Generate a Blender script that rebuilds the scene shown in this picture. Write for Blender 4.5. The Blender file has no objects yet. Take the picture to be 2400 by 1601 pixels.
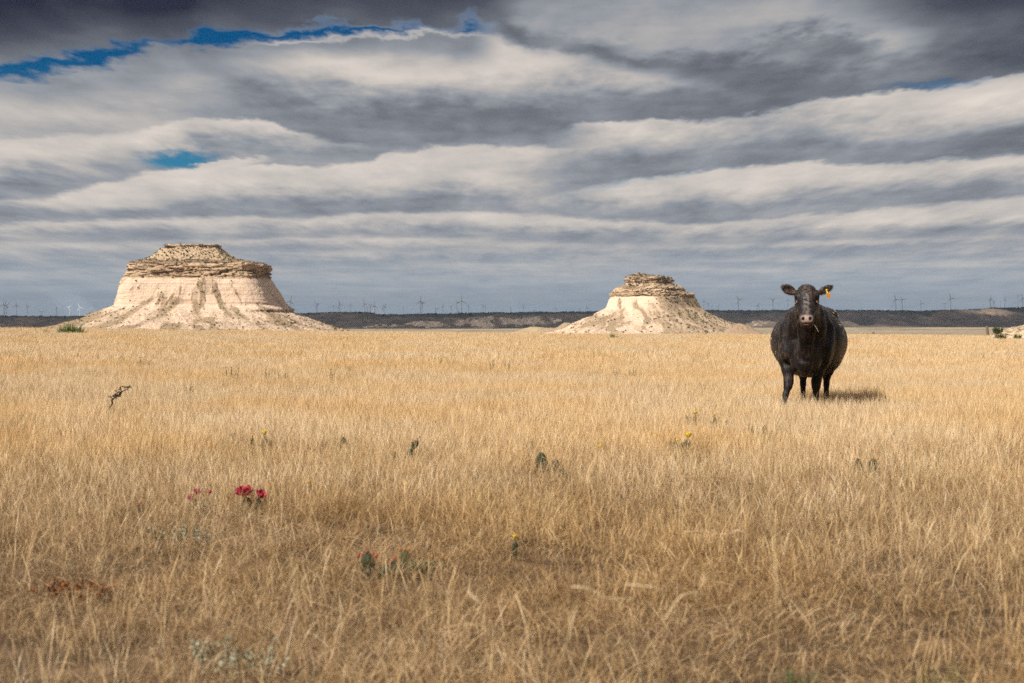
import bpy, math, random
import numpy as np
from mathutils import Vector, Matrix, Euler
PI = math.pi
random.seed(7)
rng = np.random.default_rng(11)
SC = bpy.context.scene
COL = SC.collection

# ------------------------------------------------------------------ camera
CAM_Z = 1.25
FPX = 3333.0                      # focal length in pixels of the 2400 px wide photograph
HOR = 735.0                       # row of the horizon in the photograph
PITCH = math.atan((800.5 - HOR) / FPX)
cam_d = bpy.data.cameras.new('camera')
cam_d.sensor_width = 36.0
cam_d.lens = 36.0 * FPX / 2400.0
cam_d.clip_start = 0.05
cam_d.clip_end = 60000
cam_d.dof.use_dof = True
cam_d.dof.focus_distance = 24.0
cam_d.dof.aperture_fstop = 3.8
cam = bpy.data.objects.new('camera', cam_d)
cam.location = (0, 0, CAM_Z)
cam.rotation_euler = (PI / 2 - PITCH, 0, 0)
COL.objects.link(cam)
SC.camera = cam

def ray(px, py):
    """world direction (y = 1) seen at a photograph pixel"""
    a = (px - 1200.0) / FPX
    b = (800.5 - py) / FPX
    y = math.cos(PITCH) + b * math.sin(PITCH)
    z = -math.sin(PITCH) + b * math.cos(PITCH)
    return a / y, z / y

# ------------------------------------------------------------------ view, sun
SC.view_settings.view_transform = 'Standard'
SC.view_settings.look = 'None'
SC.view_settings.exposure = 0.34
SC.view_settings.gamma = 1.0
SC.view_settings.use_curve_mapping = False
SC.cycles.max_bounces = 6
SC.cycles.diffuse_bounces = 3
SC.cycles.volume_bounces = 0
SC.cycles.transparent_max_bounces = 8
SC.cycles.volume_step_rate = 4.0
SC.cycles.use_denoising = False

SUN_EL = math.radians(42)
SUN_DIR = Vector((-0.71 * math.cos(SUN_EL), -0.704 * math.cos(SUN_EL), math.sin(SUN_EL)))  # towards the sun
sun_d = bpy.data.lights.new('sun', 'SUN')
sun_d.energy = 5.0
sun_d.angle = math.radians(0.53)
sun_d.color = (1.0, 0.93, 0.82)
sun = bpy.data.objects.new('sun', sun_d)
sun.rotation_euler = SUN_DIR.to_track_quat('Z', 'Y').to_euler()
sun.location = (-30, -50, 60)
COL.objects.link(sun)

# ------------------------------------------------------------------ node helper
class NB:
    def __init__(s, tree):
        s.t = tree; s.n = tree.nodes; s.l = tree.links
    def new(s, kind, **kw):
        n = s.n.new(kind)
        for k, v in kw.items(): setattr(n, k, v)
        return n
    def put(s, sock, v):
        if v is None: return
        if isinstance(v, bpy.types.NodeSocket): s.l.new(v, sock)
        else: sock.default_value = v
    def m(s, op, a, b=None, c=None, clamp=False):
        n = s.n.new('ShaderNodeMath'); n.operation = op; n.use_clamp = clamp
        for i, v in enumerate((a, b, c)): s.put(n.inputs[i], v)
        return n.outputs[0]
    def add(s, a, b): return s.m('ADD', a, b)
    def sub(s, a, b): return s.m('SUBTRACT', a, b)
    def mul(s, a, b): return s.m('MULTIPLY', a, b)
    def div(s, a, b): return s.m('DIVIDE', a, b)
    def ss(s, x, lo, hi, a=0.0, b=1.0, kind='SMOOTHSTEP'):
        n = s.n.new('ShaderNodeMapRange'); n.interpolation_type = kind
        for i, v in enumerate((x, lo, hi, a, b)): s.put(n.inputs[i], v)
        return n.outputs[0]
    def mix(s, f, a, b):               # floats
        n = s.n.new('ShaderNodeMix'); n.data_type = 'FLOAT'
        s.put(n.inputs[0], f); s.put(n.inputs[2], a); s.put(n.inputs[3], b)
        return n.outputs[0]
    def cmix(s, f, a, b, mode='MIX'):
        n = s.n.new('ShaderNodeMix'); n.data_type = 'RGBA'; n.blend_type = mode
        s.put(n.inputs[0], f)
        for i, v in ((6, a), (7, b)):
            s.put(n.inputs[i], (*v, 1.0) if isinstance(v, tuple) and len(v) == 3 else v)
        return n.outputs[2]
    def xyz(s, x, y, z):
        n = s.n.new('ShaderNodeCombineXYZ')
        for i, v in enumerate((x, y, z)): s.put(n.inputs[i], v)
        return n.outputs[0]
    def noise(s, vec, scale, detail=4.0, rough=0.55, dist=0.0, out=0):
        n = s.n.new('ShaderNodeTexNoise')
        if vec is not None: s.l.new(vec, n.inputs['Vector'])
        n.inputs['Scale'].default_value = scale; n.inputs['Detail'].default_value = detail
        n.inputs['Roughness'].default_value = rough; n.inputs['Distortion'].default_value = dist
        return n.outputs[out]
    def ramp(s, f, stops, interp='LINEAR'):
        n = s.n.new('ShaderNodeValToRGB'); r = n.color_ramp; r.interpolation = interp
        while len(r.elements) < len(stops): r.elements.new(0.5)
        for e, (p, c) in zip(r.elements, stops):
            e.position = p; e.color = (*c, 1.0)
        s.put(n.inputs[0], f)
        return n.outputs[0]
    def curve(s, x, pts, vec=False):
        n = s.n.new('ShaderNodeFloatCurve'); c = n.mapping.curves[0]
        n.mapping.use_clip = True
        pts = sorted(pts)
        while len(c.points) < len(pts): c.points.new(0.5, 0.5)
        for p, (a, b) in zip(c.points, pts):
            p.location = (a, b)
            if vec: p.handle_type = 'VECTOR'
        n.mapping.update()
        s.put(n.inputs['Value'], x)
        return n.outputs[0]

def lin(*c):
    """8 bit sRGB to linear"""
    out = []
    for v in c:
        v = v / 255.0
        out.append(v / 12.92 if v <= 0.04045 else ((v + 0.055) / 1.055) ** 2.4)
    return tuple(out)

# ------------------------------------------------------------------ world: sky with layered stratocumulus
w = bpy.data.worlds.new('World'); SC.world = w; w.use_nodes = True
w.node_tree.nodes.clear()
B = NB(w.node_tree)
def az_v(px, py):
    x, z = ray(px, py)
    return math.atan(x), z / math.hypot(x, 1.0)
tc = B.new('ShaderNodeTexCoord')
sp = B.new('ShaderNodeSeparateXYZ'); B.l.new(tc.outputs['Generated'], sp.inputs[0])
dx, dy, dz = sp.outputs
hyp = B.m('SQRT', B.add(B.mul(dx, dx), B.add(B.mul(dy, dy), 1e-6)))
V0 = B.div(dz, hyp)
AZ = B.m('ARCTAN2', dx, dy)
V = B.m('MAXIMUM', V0, 0.0)
U = B.add(AZ, 0.5)
# coordinates that shrink towards the horizon like a flat cloud layer does
inv = B.div(1.0, B.add(V, 0.075))
PX = B.mul(AZ, B.mul(inv, 0.36))
PQ = B.mul(B.m('LOGARITHM', B.add(V, 0.030), math.e), 1.55)
PW = B.mul(PX, 2.6)
P = B.xyz(B.mul(PX, 1.4), B.add(PQ, B.mul(AZ, -0.25)), 0.0)
n_big = B.sub(B.noise(P, 1.9, 3, 0.5), 0.5)
n_mid = B.sub(B.noise(B.xyz(PW, PQ, 3.7), 3.6, 6, 0.46, 0.1), 0.5)
n_soft = B.sub(B.noise(B.xyz(B.mul(PW, 0.7), PQ, 13.7), 3.0, 4, 0.45, 0.1), 0.5)
P2 = B.xyz(B.mul(PX, 0.9), B.mul(PQ, 1.4), 9.1)
n_str = B.sub(B.noise(P2, 6.0, 6, 0.55, 0.1), 0.5)
n_fine = B.sub(B.noise(B.xyz(PW, B.mul(PQ, 1.1), 5.0), 13, 6, 0.58, 0.1), 0.5)
amp = B.add(V, 0.02)
W = B.add(V, B.mul(amp, B.add(B.mul(n_big, 0.05), B.add(B.mul(n_mid, 0.13), B.mul(n_fine, 0.085)))))

def c_edge(pts):
    return B.div(B.curve(U, [(az_v(x, y)[0] + 0.5, max(0.0, min(1.0, az_v(x, y)[1] * 3.5))) for x, y in pts]), 3.5)
def c_val(pts):
    return B.ss(B.curve(U, [(az_v(x, 0)[0] + 0.5, v) for x, v in pts], True), 0.0, 1.0)
def bank(L, edge, dark, bright, T, op=None, soft=3.2):
    d = B.sub(W, c_edge(edge))
    s_ = soft / FPX
    msk = B.ss(d, B.mul(B.add(n_str, -0.55), s_ * 3), B.mul(B.add(n_mid, 0.75), s_ * 4))
    if op: msk = B.mul(msk, c_val(op))
    t = B.ss(B.add(d, B.mul(n_soft, T * 0.9 / FPX)), 0.34 * T / FPX, 1.22 * T / FPX)
    return B.mix(msk, L, B.add(B.mix(t, dark, bright), B.add(B.mul(n_soft, 0.16), B.mul(n_str, 0.10))))

def blob(px, py, rx, ry, tilt=0.0, lo=0.55, hi=1.25):
    a, v = az_v(px, py)
    ddx = B.mul(B.sub(AZ, a), FPX / rx)
    ddy = B.mul(B.sub(B.add(W, B.mul(B.sub(AZ, a), -tilt)), v), FPX / ry)
    r = B.m('SQRT', B.add(B.mul(ddx, ddx), B.mul(ddy, ddy)))
    r = B.add(r, B.mul(n_fine, 0.8))
    return B.ss(r, hi, lo)

L = B.add(0.625, B.add(B.mul(n_str, 0.34), B.mul(n_mid, 0.06)))
L = bank(L, [(-400, 640), (300, 622), (900, 626), (1500, 612), (2400, 604), (2800, 600)], 0.55, 0.70, 34, [(0, .55), (1200, .5), (2400, .6)])
L = bank(L, [(-400, 604), (400, 600), (1000, 590), (1700, 598), (2400, 580), (2800, 575)], 0.56, 0.70, 26, [(0, .5), (700, .9), (1200, .3), (1900, .9), (2400, .6)])
L = bank(L, [(-400, 566), (300, 570), (900, 560), (1500, 575), (2400, 556), (2800, 550)], 0.54, 0.73, 42, [(0, .7), (1200, .75), (2400, .8)])
L = bank(L, [(-400, 540), (0, 528), (400, 515), (750, 508), (1200, 497), (1455, 520), (1700, 521), (1900, 506), (2100, 485), (2400, 463), (2800, 440)], 0.54, 0.745, 66)
L = bank(L, [(900, 545), (1150, 480), (1455, 436), (1700, 402), (1863, 385), (2068, 393), (2400, 367), (2800, 340)], 0.50, 0.79, 120, [(1120, 0), (1300, .6), (1550, 1), (2800, 1)])
L = bank(L, [(-400, 490), (0, 472), (110, 458), (220, 436), (350, 404), (430, 398), (640, 390), (840, 378), (940, 352), (1200, 342), (1500, 335), (2400, 300)], 0.52, 0.76, 75, [(0, 1), (1250, 1), (1450, 0)])
L = bank(L, [(-400, 350), (0, 340), (300, 310), (600, 288), (815, 332), (1000, 337), (1200, 314), (1404, 298), (1660, 283), (1863, 250), (2170, 208), (2400, 168), (2800, 130)], 0.475, 0.83, 145, [(-300, .3), (450, .45), (640, 1), (2800, 1)])
L = bank(L, [(900, 40), (1150, 62), (1200, 92), (1251, 120), (1343, 138), (1450, 152), (1618, 188), (1800, 205), (2000, 180), (2400, 120), (2800, 90)], 0.49, 0.66, 70, [(1080, 0), (1180, .9), (1650, .9), (1950, .35), (2400, .5)], 9.0)
L = bank(L, [(1500, -60), (1800, 30), (2050, 80), (2200, 130), (2400, 150), (2800, 170)], 0.45, 0.34, 120, [(1500, 0), (2000, .5), (2350, .85)], 26.0)
lens = blob(1925, 105, 165, 50, 0.02, 0.3, 1.15)
L = B.mix(B.mul(lens, 0.6), L, 0.42)
L = B.mix(B.mul(blob(1900, 62, 120, 26, 0.05, 0.2, 1.2), 0.45), L, 0.60)
L = B.mix(B.mul(blob(1500, 110, 75, 22, 0.05, 0.2, 1.2), 0.5), L, 0.75)
L = B.mix(B.mul(blob(1245, 135, 120, 50, 0.0, 0.2, 1.3), 0.6), L, 0.80)
L = B.mix(B.mul(blob(230, 375, 150, 34, 0.0, 0.2, 1.3), 0.5), L, 0.74)
L = B.mix(B.mul(blob(280, 470, 170, 26, 0.05, 0.3, 1.2), 0.6), L, 0.80)
# the blue gap under the top cloud, with the shaded rim of the bank below it
gap = [(-400, 180), (0, 168), (100, 162), (204, 148), (300, 142), (385, 128), (500, 122), (620, 100), (760, 90), (900, 86), (1000, 76), (1140, 62), (1200, 50), (1500, 0)]
dg = B.sub(W, c_edge(gap))
gop = c_val([(-400, 1), (1090, 1), (1190, 0.0), (2400, 0)])
rim = B.mul(B.mul(B.ss(B.add(dg, B.mul(n_mid, 60 / FPX)), -90 / FPX, -12 / FPX), gop), 0.65)
L = B.mix(rim, L, 0.47)
rimw = B.mul(B.mul(B.ss(dg, -13 / FPX, -3 / FPX), gop), c_val([(0, 0), (560, 0.0), (650, 0.9), (1000, 0.9), (1140, .6), (1200, 0)]))
L = B.mix(rimw, L, 0.80)
blue = B.mul(B.ss(B.add(dg, B.mul(n_fine, 10 / FPX)), -10 / FPX, 12 / FPX), gop)
L = B.mix(B.mul(blob(520, 388, 125, 13, 0.13, 0.4, 1.1), 0.8), L, 0.80)
blue2 = B.mul(blob(418, 377, 92, 23, 0.0, 0.35, 1.25), B.sub(1.0, B.mul(blob(530, 388, 130, 13, 0.13, 0.5, 1.0), 1.0)))
blue3 = B.mul(blob(2190, 196, 150, 13, 0.03, 0.2, 1.2), 0.42)
blue4 = B.mul(blob(1500, 432, 260, 7, 0.15, 0.2, 1.2), 0.22)
blue5 = B.mul(blob(2020, 395, 160, 5, 0.0, 0.2, 1.2), 0.0)
# sky outside the frame: broken bands of the same cloud overhead
# top cloud
top = [(-400, 150), (0, 138), (130, 122), (240, 108), (350, 120), (420, 108), (480, 80), (600, 72), (760, 62), (930, 64), (1050, 66), (1100, 44), (1200, 30), (1500, -20), (2400, -60)]
dt = B.sub(W, c_edge(top))
tm = B.ss(B.add(dt, B.mul(n_fine, 30 / FPX)), -12 / FPX, 14 / FPX)
Lt = B.add(B.mix(B.ss(dt, 0.0, 120 / FPX), 0.47, 0.27), B.add(B.mul(n_mid, 0.14), B.mul(n_big, 0.12)))
tmo = B.mul(tm, c_val([(-400, 1), (1110, 1), (1230, 0.35), (1500, .1), (2400, .2)]))
L = B.mix(tmo, L, Lt)
high = B.ss(V, 0.24, 0.34)
L = B.mix(high, L, B.add(0.52, B.add(B.mul(n_big, 0.5), B.mul(n_mid, 0.3))))
BL = B.m('MAXIMUM', B.mul(blue, B.sub(1.0, tm)), B.m('MAXIMUM', blue2, B.m('MAXIMUM', blue3, B.m('MAXIMUM', blue4, B.mul(B.ss(B.add(n_big, B.mul(n_mid, .4)), 0.10, 0.2), high)))))
BL = B.m('MINIMUM', BL, 1.0)
n_puff = B.sub(B.noise(B.xyz(B.mul(PW, 0.9), B.mul(PQ, 1.0), 21.0), 5.0, 6, 0.50, 0.1), 0.5)
n_wisp = B.sub(B.noise(B.xyz(B.mul(PX, 1.2), B.mul(B.sub(PQ, B.mul(PX, 0.12)), 1.6), 31.0), 7.0, 6, 0.55, 0.1), 0.5)
L = B.add(L, B.add(B.mul(n_fine, 0.10), B.add(B.mul(n_mid, 0.05), B.add(B.mul(n_puff, 0.24), B.mul(n_wisp, 0.07)))))
L = B.sub(L, B.mul(B.ss(V, 0.12, 0.215), 0.10))
cloud = B.ramp(L, [(0.18, lin(40, 43, 60)), (0.33, lin(78, 82, 94)), (0.45, lin(114, 118, 126)), (0.56, lin(148, 152, 159)),
                   (0.66, lin(181, 177, 174)), (0.78, lin(211, 202, 194)), (0.90, lin(238, 229, 218)), (1.0, lin(248, 242, 234))])
cloud = B.cmix(B.mul(B.ss(V, 0.056, 0.002), 0.80), cloud, lin(158, 172, 186))
cloud = B.cmix(B.ss(V0, 0.0, -0.02), cloud, lin(120, 105, 85))
bg_c = B.new('ShaderNodeBackground'); B.l.new(cloud, bg_c.inputs['Color']); bg_c.inputs['Strength'].default_value = 0.81
sky = B.new('ShaderNodeTexSky'); sky.sky_type = 'NISHITA'; sky.sun_disc = False
sky.sun_elevation = SUN_EL
sky.sun_rotation = math.atan2(SUN_DIR.x, SUN_DIR.y)
sky.air_density = 1.0; sky.dust_density = 0.4; sky.ozone_density = 3.0; sky.altitude = 1500
skyc = B.cmix(1.0, sky.outputs[0], B.cmix(B.ss(V, 0.18, 0.11), (0.003, 0.27, 0.45), (0.11, 0.47, 0.60)), 'MULTIPLY')
bg_s = B.new('ShaderNodeBackground'); B.l.new(skyc, bg_s.inputs['Color']); bg_s.inputs['Strength'].default_value = 0.07
mx = B.new('ShaderNodeMixShader')
B.l.new(BL, mx.inputs[0]); B.l.new(bg_c.outputs[0], mx.inputs[1]); B.l.new(bg_s.outputs[0], mx.inputs[2])
wo = B.new('ShaderNodeOutputWorld'); B.l.new(mx.outputs[0], wo.inputs['Surface'])
w.cycles.sampling_method = 'MANUAL'; w.cycles.sample_map_resolution = 256

# ------------------------------------------------------------------ numpy noise
def _hash(ix, iy, iz, seed):
    h = (ix.astype(np.int64) * 374761393 + iy.astype(np.int64) * 668265263 + iz.astype(np.int64) * 2147483647 + seed * 1274126177) & 0xffffffff
    h = ((h ^ (h >> 13)) * 1274126177) & 0xffffffff
    h = ((h ^ (h >> 16)) * 2246822519) & 0xffffffff
    return ((h ^ (h >> 15)) & 0xffffff) / float(0xffffff)
def vnoise(x, y, z=None, seed=0):
    x = np.asarray(x, float); y = np.asarray(y, float)
    ix = np.floor(x); iy = np.floor(y); fx = x - ix; fy = y - iy
    fx = fx * fx * fx * (fx * (fx * 6 - 15) + 10); fy = fy * fy * fy * (fy * (fy * 6 - 15) + 10)
    if z is None:
        zz = np.zeros_like(ix)
        a = _hash(ix, iy, zz, seed); b = _hash(ix + 1, iy, zz, seed); c = _hash(ix, iy + 1, zz, seed); d = _hash(ix + 1, iy + 1, zz, seed)
        return (a + (b - a) * fx) * (1 - fy) + (c + (d - c) * fx) * fy
    z = np.asarray(z, float) + 0 * x; iz = np.floor(z); fz = z - iz; fz = fz * fz * (3 - 2 * fz)
    r = []
    for k in (0, 1):
        a = _hash(ix, iy, iz + k, seed); b = _hash(ix + 1, iy, iz + k, seed); c = _hash(ix, iy + 1, iz + k, seed); d = _hash(ix + 1, iy + 1, iz + k, seed)
        r.append((a + (b - a) * fx) * (1 - fy) + (c + (d - c) * fx) * fy)
    return r[0] * (1 - fz) + r[1] * fz
def fbm(x, y, z=None, oct=4, seed=0, gain=0.5):
    s = 0; a = 1; t = 0
    for o in range(oct):
        k = 2.03 ** o
        s = s + a * (vnoise(x * k, y * k, None if z is None else z * k, seed + 17 * o) - 0.5); t += a; a *= gain
    return s / t * 2          # about -1 .. 1
def sstep(x, a, b):
    t = np.clip((x - a) / (b - a), 0, 1); return t * t * (3 - 2 * t)

# ------------------------------------------------------------------ object helpers
def link(name, me, mat=None, parent=None, loc=None, smooth=True):
    o = bpy.data.objects.new(name, me); COL.objects.link(o)
    if mat is not None and not me.materials:
        for m_ in (mat if isinstance(mat, (list, tuple)) else [mat]): me.materials.append(m_)
    if parent is not None: o.parent = parent
    if loc is not None: o.location = loc
    return o
def mesh_np(name, verts, faces, smooth=True, attrs=None):
    """verts (n,3); faces: array (m,k) or list of arrays with different k"""
    me = bpy.data.meshes.new(name)
    fl = faces if isinstance(faces, list) else [faces]
    fl = [np.asarray(f, np.int32) for f in fl if len(f)]
    verts = np.asarray(verts, np.float32)
    me.vertices.add(len(verts)); me.vertices.foreach_set('co', verts.ravel())
    nl = sum(f.size for f in fl); nf = sum(len(f) for f in fl)
    me.loops.add(nl); me.loops.foreach_set('vertex_index', np.concatenate([f.ravel() for f in fl]))
    me.polygons.add(nf)
    tot = np.concatenate([np.full(len(f), f.shape[1], np.int32) for f in fl])
    st = np.concatenate([[0], np.cumsum(tot)[:-1]]).astype(np.int32)
    me.polygons.foreach_set('loop_start', st); me.polygons.foreach_set('loop_total', tot)
    me.update(calc_edges=True)
    me.polygons.foreach_set('use_smooth', np.full(nf, smooth, bool))
    for k, v in (attrs or {}).items():
        v = np.asarray(v, np.float32)
        if v.ndim == 1:
            a = me.attributes.new(k, 'FLOAT', 'POINT'); a.data.foreach_set('value', v)
        else:
            a = me.attributes.new(k, 'FLOAT_VECTOR', 'POINT'); a.data.foreach_set('vector', v.ravel())
    me.validate()
    return me
def grid_faces(nr, nc, wrap=False):
    i = np.arange(nr - 1)[:, None]; j = np.arange(nc if wrap else nc - 1)[None, :]
    j2 = (j + 1) % nc
    a = i * nc + j; b = i * nc + j2; c = (i + 1) * nc + j2; d = (i + 1) * nc + j
    return np.stack([a, b, c, d], -1).reshape(-1, 4)
def tag(o, label=None, cat=None, group=None, kind=None):
    if label: o['label'] = label
    if cat: o['category'] = cat
    if group: o['group'] = group
    if kind: o['kind'] = kind
    return o
def empty(name, loc=(0, 0, 0), rz=0.0):
    o = bpy.data.objects.new(name, None); COL.objects.link(o)
    o.empty_display_size = 0.2; o.location = loc; o.rotation_euler = (0, 0, rz); return o
def mat(name, rough=0.85, spec=0.25):
    m_ = bpy.data.materials.new(name); m_.use_nodes = True
    b = m_.node_tree.nodes['Principled BSDF']
    b.inputs['Roughness'].default_value = rough
    b.inputs['Specular IOR Level'].default_value = spec
    return m_, NB(m_.node_tree), b
def plain(name, col, rough=0.7, spec=0.3, var=0.25, scale=30.0, sub=0.0):
    m_, N, b = mat(name, rough, spec)
    t_ = N.new('ShaderNodeTexCoord')
    n_ = N.noise(t_.outputs['Object'], scale, 4, 0.6)
    N.l.new(N.cmix(n_, tuple(c * (1 - var) for c in col), tuple(min(1, c * (1 + var)) for c in col)), b.inputs['Base Color'])
    return m_
def attr(N, name, vec=False):
    a = N.new('ShaderNodeAttribute'); a.attribute_name = name
    return a.outputs['Vector' if vec else 'Fac']
def bump(N, b, h, strength, dist):
    n = N.new('ShaderNodeBump'); n.inputs['Strength'].default_value = strength; n.inputs['Distance'].default_value = dist
    N.put(n.inputs['Height'], h); N.l.new(n.outputs[0], b.inputs['Normal'])

# ------------------------------------------------------------------ terrain
FLOOR = ([-1e5, 78, 110, 160, 300, 600, 1000, 1300, 1800, 3000, 4500, 6000, 60000],
         [0, 0, -0.9, -2.6, -6.5, -12, -16, -19, -27, -40, -47, -52, -60])
def ground_h(x, y, fine=True):
    x = np.asarray(x, float); y = np.asarray(y, float)
    h = np.interp(y, *FLOOR)
    near = sstep(y, 20, 75) * (1 - sstep(y, 200, 900))
    h = h - np.clip(x, -60, 60) * 0.0070 * near + near * 0.10 * fbm(x / 16.0 + 4, y * 0 + 2, oct=3, seed=8)
    h = h + 0.045 * fbm(x / 7.0, y / 7.0, oct=3, seed=3) * sstep(np.abs(y), 3, 12)
    far = sstep(y, 250, 1500)
    h = h + far * (2.2 * fbm(x / 420.0, y / 420.0, oct=4, seed=5))
    return h
def at(px, py, lift=0.0):
    """point on the ground seen at a photograph pixel"""
    ax, az = ray(px, py)
    y = 3.0
    step = 1.0
    while y < 9000:
        if CAM_Z + az * y <= ground_h(ax * y, y) + lift: break
        y += max(0.05, y * 0.004)
    return Vector((ax * y, y, float(ground_h(ax * y, y))))
def point_at(px, py, y):
    ax, az = ray(px, py); return Vector((ax * y, y, CAM_Z + az * y))
# ------------------------------------------------------------------ ground sheet
ang = np.concatenate([np.arange(-180, -32, 4.0), np.arange(-32, 32, 0.11), np.arange(32, 180, 4.0)])
ang = np.radians(ang)
rad = np.concatenate([[0.0], np.geomspace(0.6, 40000, 250)])
RR, AA = np.meshgrid(rad, ang, indexing='ij')
gx = RR * np.sin(AA); gy = RR * np.cos(AA)
gz = ground_h(gx, gy)
gv = np.stack([gx, gy, gz], -1).reshape(-1, 3)
me = mesh_np('ground', gv, grid_faces(len(rad), len(ang), wrap=True)[:, ::-1])
m_, N, b = mat('prairie_soil', 0.95, 0.1)
geo = N.new('ShaderNodeNewGeometry'); pos = geo.outputs['Position']
sx = N.new('ShaderNodeSeparateXYZ'); N.l.new(pos, sx.inputs[0])
near_c = N.ramp(N.noise(pos, 3.5, 8, 0.65), [(0.3, (0.045, 0.03, 0.02)), (0.5, (0.10, 0.065, 0.038)), (0.68, (0.20, 0.13, 0.08))])
# beyond the meadow: prairie floor with pale wash bands and dark brush
sq = N.new('ShaderNodeMapping'); sq.inputs['Scale'].default_value = (1 / 620, 1 / 330, 1); N.l.new(pos, sq.inputs[0])
f1 = N.noise(sq.outputs[0], 1.0, 7, 0.62)
far_c = N.ramp(f1, [(0.30, (0.11, 0.09, 0.058)), (0.44, (0.20, 0.16, 0.105)), (0.52, (0.38, 0.30, 0.20)), (0.60, (0.24, 0.19, 0.125)), (0.72, (0.48, 0.39, 0.27))])
f2 = N.noise(pos, 0.03, 6, 0.7)
far_c = N.cmix(N.mul(N.ss(f2, 0.55, 0.64), 0.55), far_c, (0.09, 0.09, 0.055))
c_ = N.cmix(N.ss(sx.outputs[1], 95, 260), near_c, far_c)
N.l.new(c_, b.inputs['Base Color'])
bump(N, b, N.noise(pos, 30, 6, 0.7), 0.6, 0.02)
tag(link('ground', me, m_), kind='structure')

# bare soil showing at the front right edge and where the curly grass thins
def soil_patch(pts, name='bare_soil'):
    pass

# ------------------------------------------------------------------ distant escarpment (mesa)
nx_, ny_ = 900, 150
mx_ = np.linspace(-5200, 5200, nx_)
my_ = np.concatenate([np.linspace(4300, 7000, 120), np.geomspace(7040, 26000, ny_ - 120)])
MX, MY = np.meshgrid(mx_, my_, indexing='xy')
PXm = 1200 + FPX * MX / MY
topy = np.interp(PXm, [-600, 0, 240, 500, 690, 800, 830, 862, 885, 950, 1100, 1260, 1380, 1650, 1950, 2150, 2250, 2330, 2400, 3000],
                 [742, 741, 742, 739, 735, 732.5, 731.5, 733, 738, 737, 734, 732, 731, 728, 728, 729, 728, 722.5, 721, 720])
TOP = CAM_Z + (HOR - topy) / FPX * 6000
foot = 4900 + 260 * fbm(MX / 900, MX * 0 + 3, oct=3, seed=21) + 300 * sstep(PXm, 1500, 2300)
lip = 6000 + 140 * fbm(MX / 500, MX * 0 + 9, oct=3, seed=22)
t = np.clip((MY - foot) / (lip - foot), 0, 1.3)
base = np.interp(MY, *FLOOR) - 6
warp = 90 * fbm(MX / 260, MY / 400, oct=3, seed=25)
prof = np.interp(t, [0, 0.15, 0.45, 0.62, 0.74, 0.9, 1.0, 1.3], [0, 0.10, 0.33, 0.50, 0.74, 0.90, 1.0, 1.0])
rg = 1 - np.abs(fbm((MX + warp) / 210, MY / 900, oct=4, seed=23)) * 2
rg2 = 1 - np.abs(fbm((MX + warp) / 60, MY / 260, oct=3, seed=27)) * 2
env = np.clip(4 * t * (1 - t), 0, 1)
MZ = base + (TOP - base) * prof + env * (16 * (rg - 0.4) + 9 * (rg2 - .4))
# pale badland spurs in front of the middle
def spur(cx, wid, yy, h, ylen=330, sd=0):
    cxw = (cx - 1200) / FPX * yy
    wm = wid / FPX * yy / 2
    u_ = (MX - cxw + 35 * fbm(MX / 90, MY / 160, oct=3, seed=31 + sd)) / wm
    v_ = (MY - yy) / ylen
    bump_ = np.exp(-np.abs(u_) ** 2.4) * np.exp(-v_ ** 2 * 1.2)
    gull = 1 - 0.75 * np.abs(fbm((MX + MY * 0.3 * np.sign(u_)) / 34, MY / 300, oct=3, seed=41 + sd)) * 2
    return h * bump_ * gull, bump_
pale = np.zeros_like(MZ)
for k, (cx, wid, yy, h) in enumerate([(895, 110, 4780, 22), (1010, 120, 4960, 29), (1105, 120, 5060, 30), (1130, 70, 4800, 22), (1215, 130, 5200, 31), (1285, 70, 5330, 26), (2000, 200, 5650, 14), (1780, 120, 5300, 13), (2290, 180, 5700, 12), (760, 70, 5500, 14)]):
    dz_, bm_ = spur(cx, wid, yy, h, sd=k * 3)
    MZ = MZ + dz_; pale = np.maximum(pale, bm_ * (1.0 if k < 6 else 0.55))
MZ = np.minimum(MZ, TOP + 1.5 * fbm(MX / 40, MY / 60, oct=3, seed=51) + 0.8)
after = np.clip(MY - lip, 0, None)
MZ = MZ - after * 0.0035 - sstep(after, 0, 400) * 1.5
MZ = MZ + 0.9 * fbm(MX / 25, MY / 25, oct=3, seed=52) * (after < 100)
cap = sstep(t + 0.06 + 0.08 * fbm(MX / 120, MY / 200, oct=3, seed=53), 0.80, 0.93)
me = mesh_np('mesa', np.stack([MX, MY, MZ], -1).reshape(-1, 3), grid_faces(len(my_), nx_),
             attrs={'pale': (pale * (1 - cap) * (1 - 0.75 * sstep(t, 0.35, 0.6)) * (0.75 + 0.5 * fbm((MX + MY * .2) / 40, MY / 300, oct=3, seed=88))).ravel(), 'cap': cap.ravel()})
m_, N, b = mat('escarpment_rock_and_brush', 0.95, 0.05)
geo = N.new('ShaderNodeNewGeometry'); pos = geo.outputs['Position']
mp = N.new('ShaderNodeMapping'); mp.inputs['Scale'].default_value = (1, 0.3, 1.6); N.l.new(pos, mp.inputs[0])
n1 = N.noise(mp.outputs[0], 0.012, 8, 0.68)
n2 = N.noise(mp.outputs[0], 0.05, 6, 0.7)
body = N.ramp(n1, [(0.33, (0.06, 0.048, 0.038)), (0.48, (0.115, 0.085, 0.068)), (0.60, (0.19, 0.135, 0.105)), (0.72, (0.34, 0.25, 0.19))])
body = N.cmix(N.mul(N.ss(n2, 0.5, 0.62), 0.6), body, (0.07, 0.072, 0.05))
palec = N.ramp(n2, [(0.36, (0.22, 0.16, 0.12)), (0.5, (0.50, 0.39, 0.28)), (0.66, (0.66, 0.54, 0.40))])
c_ = N.cmix(N.ss(N.add(attr(N, 'pale'), N.mul(N.sub(n2, 0.5), 1.0)), 0.40, 0.66), body, palec)
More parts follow.
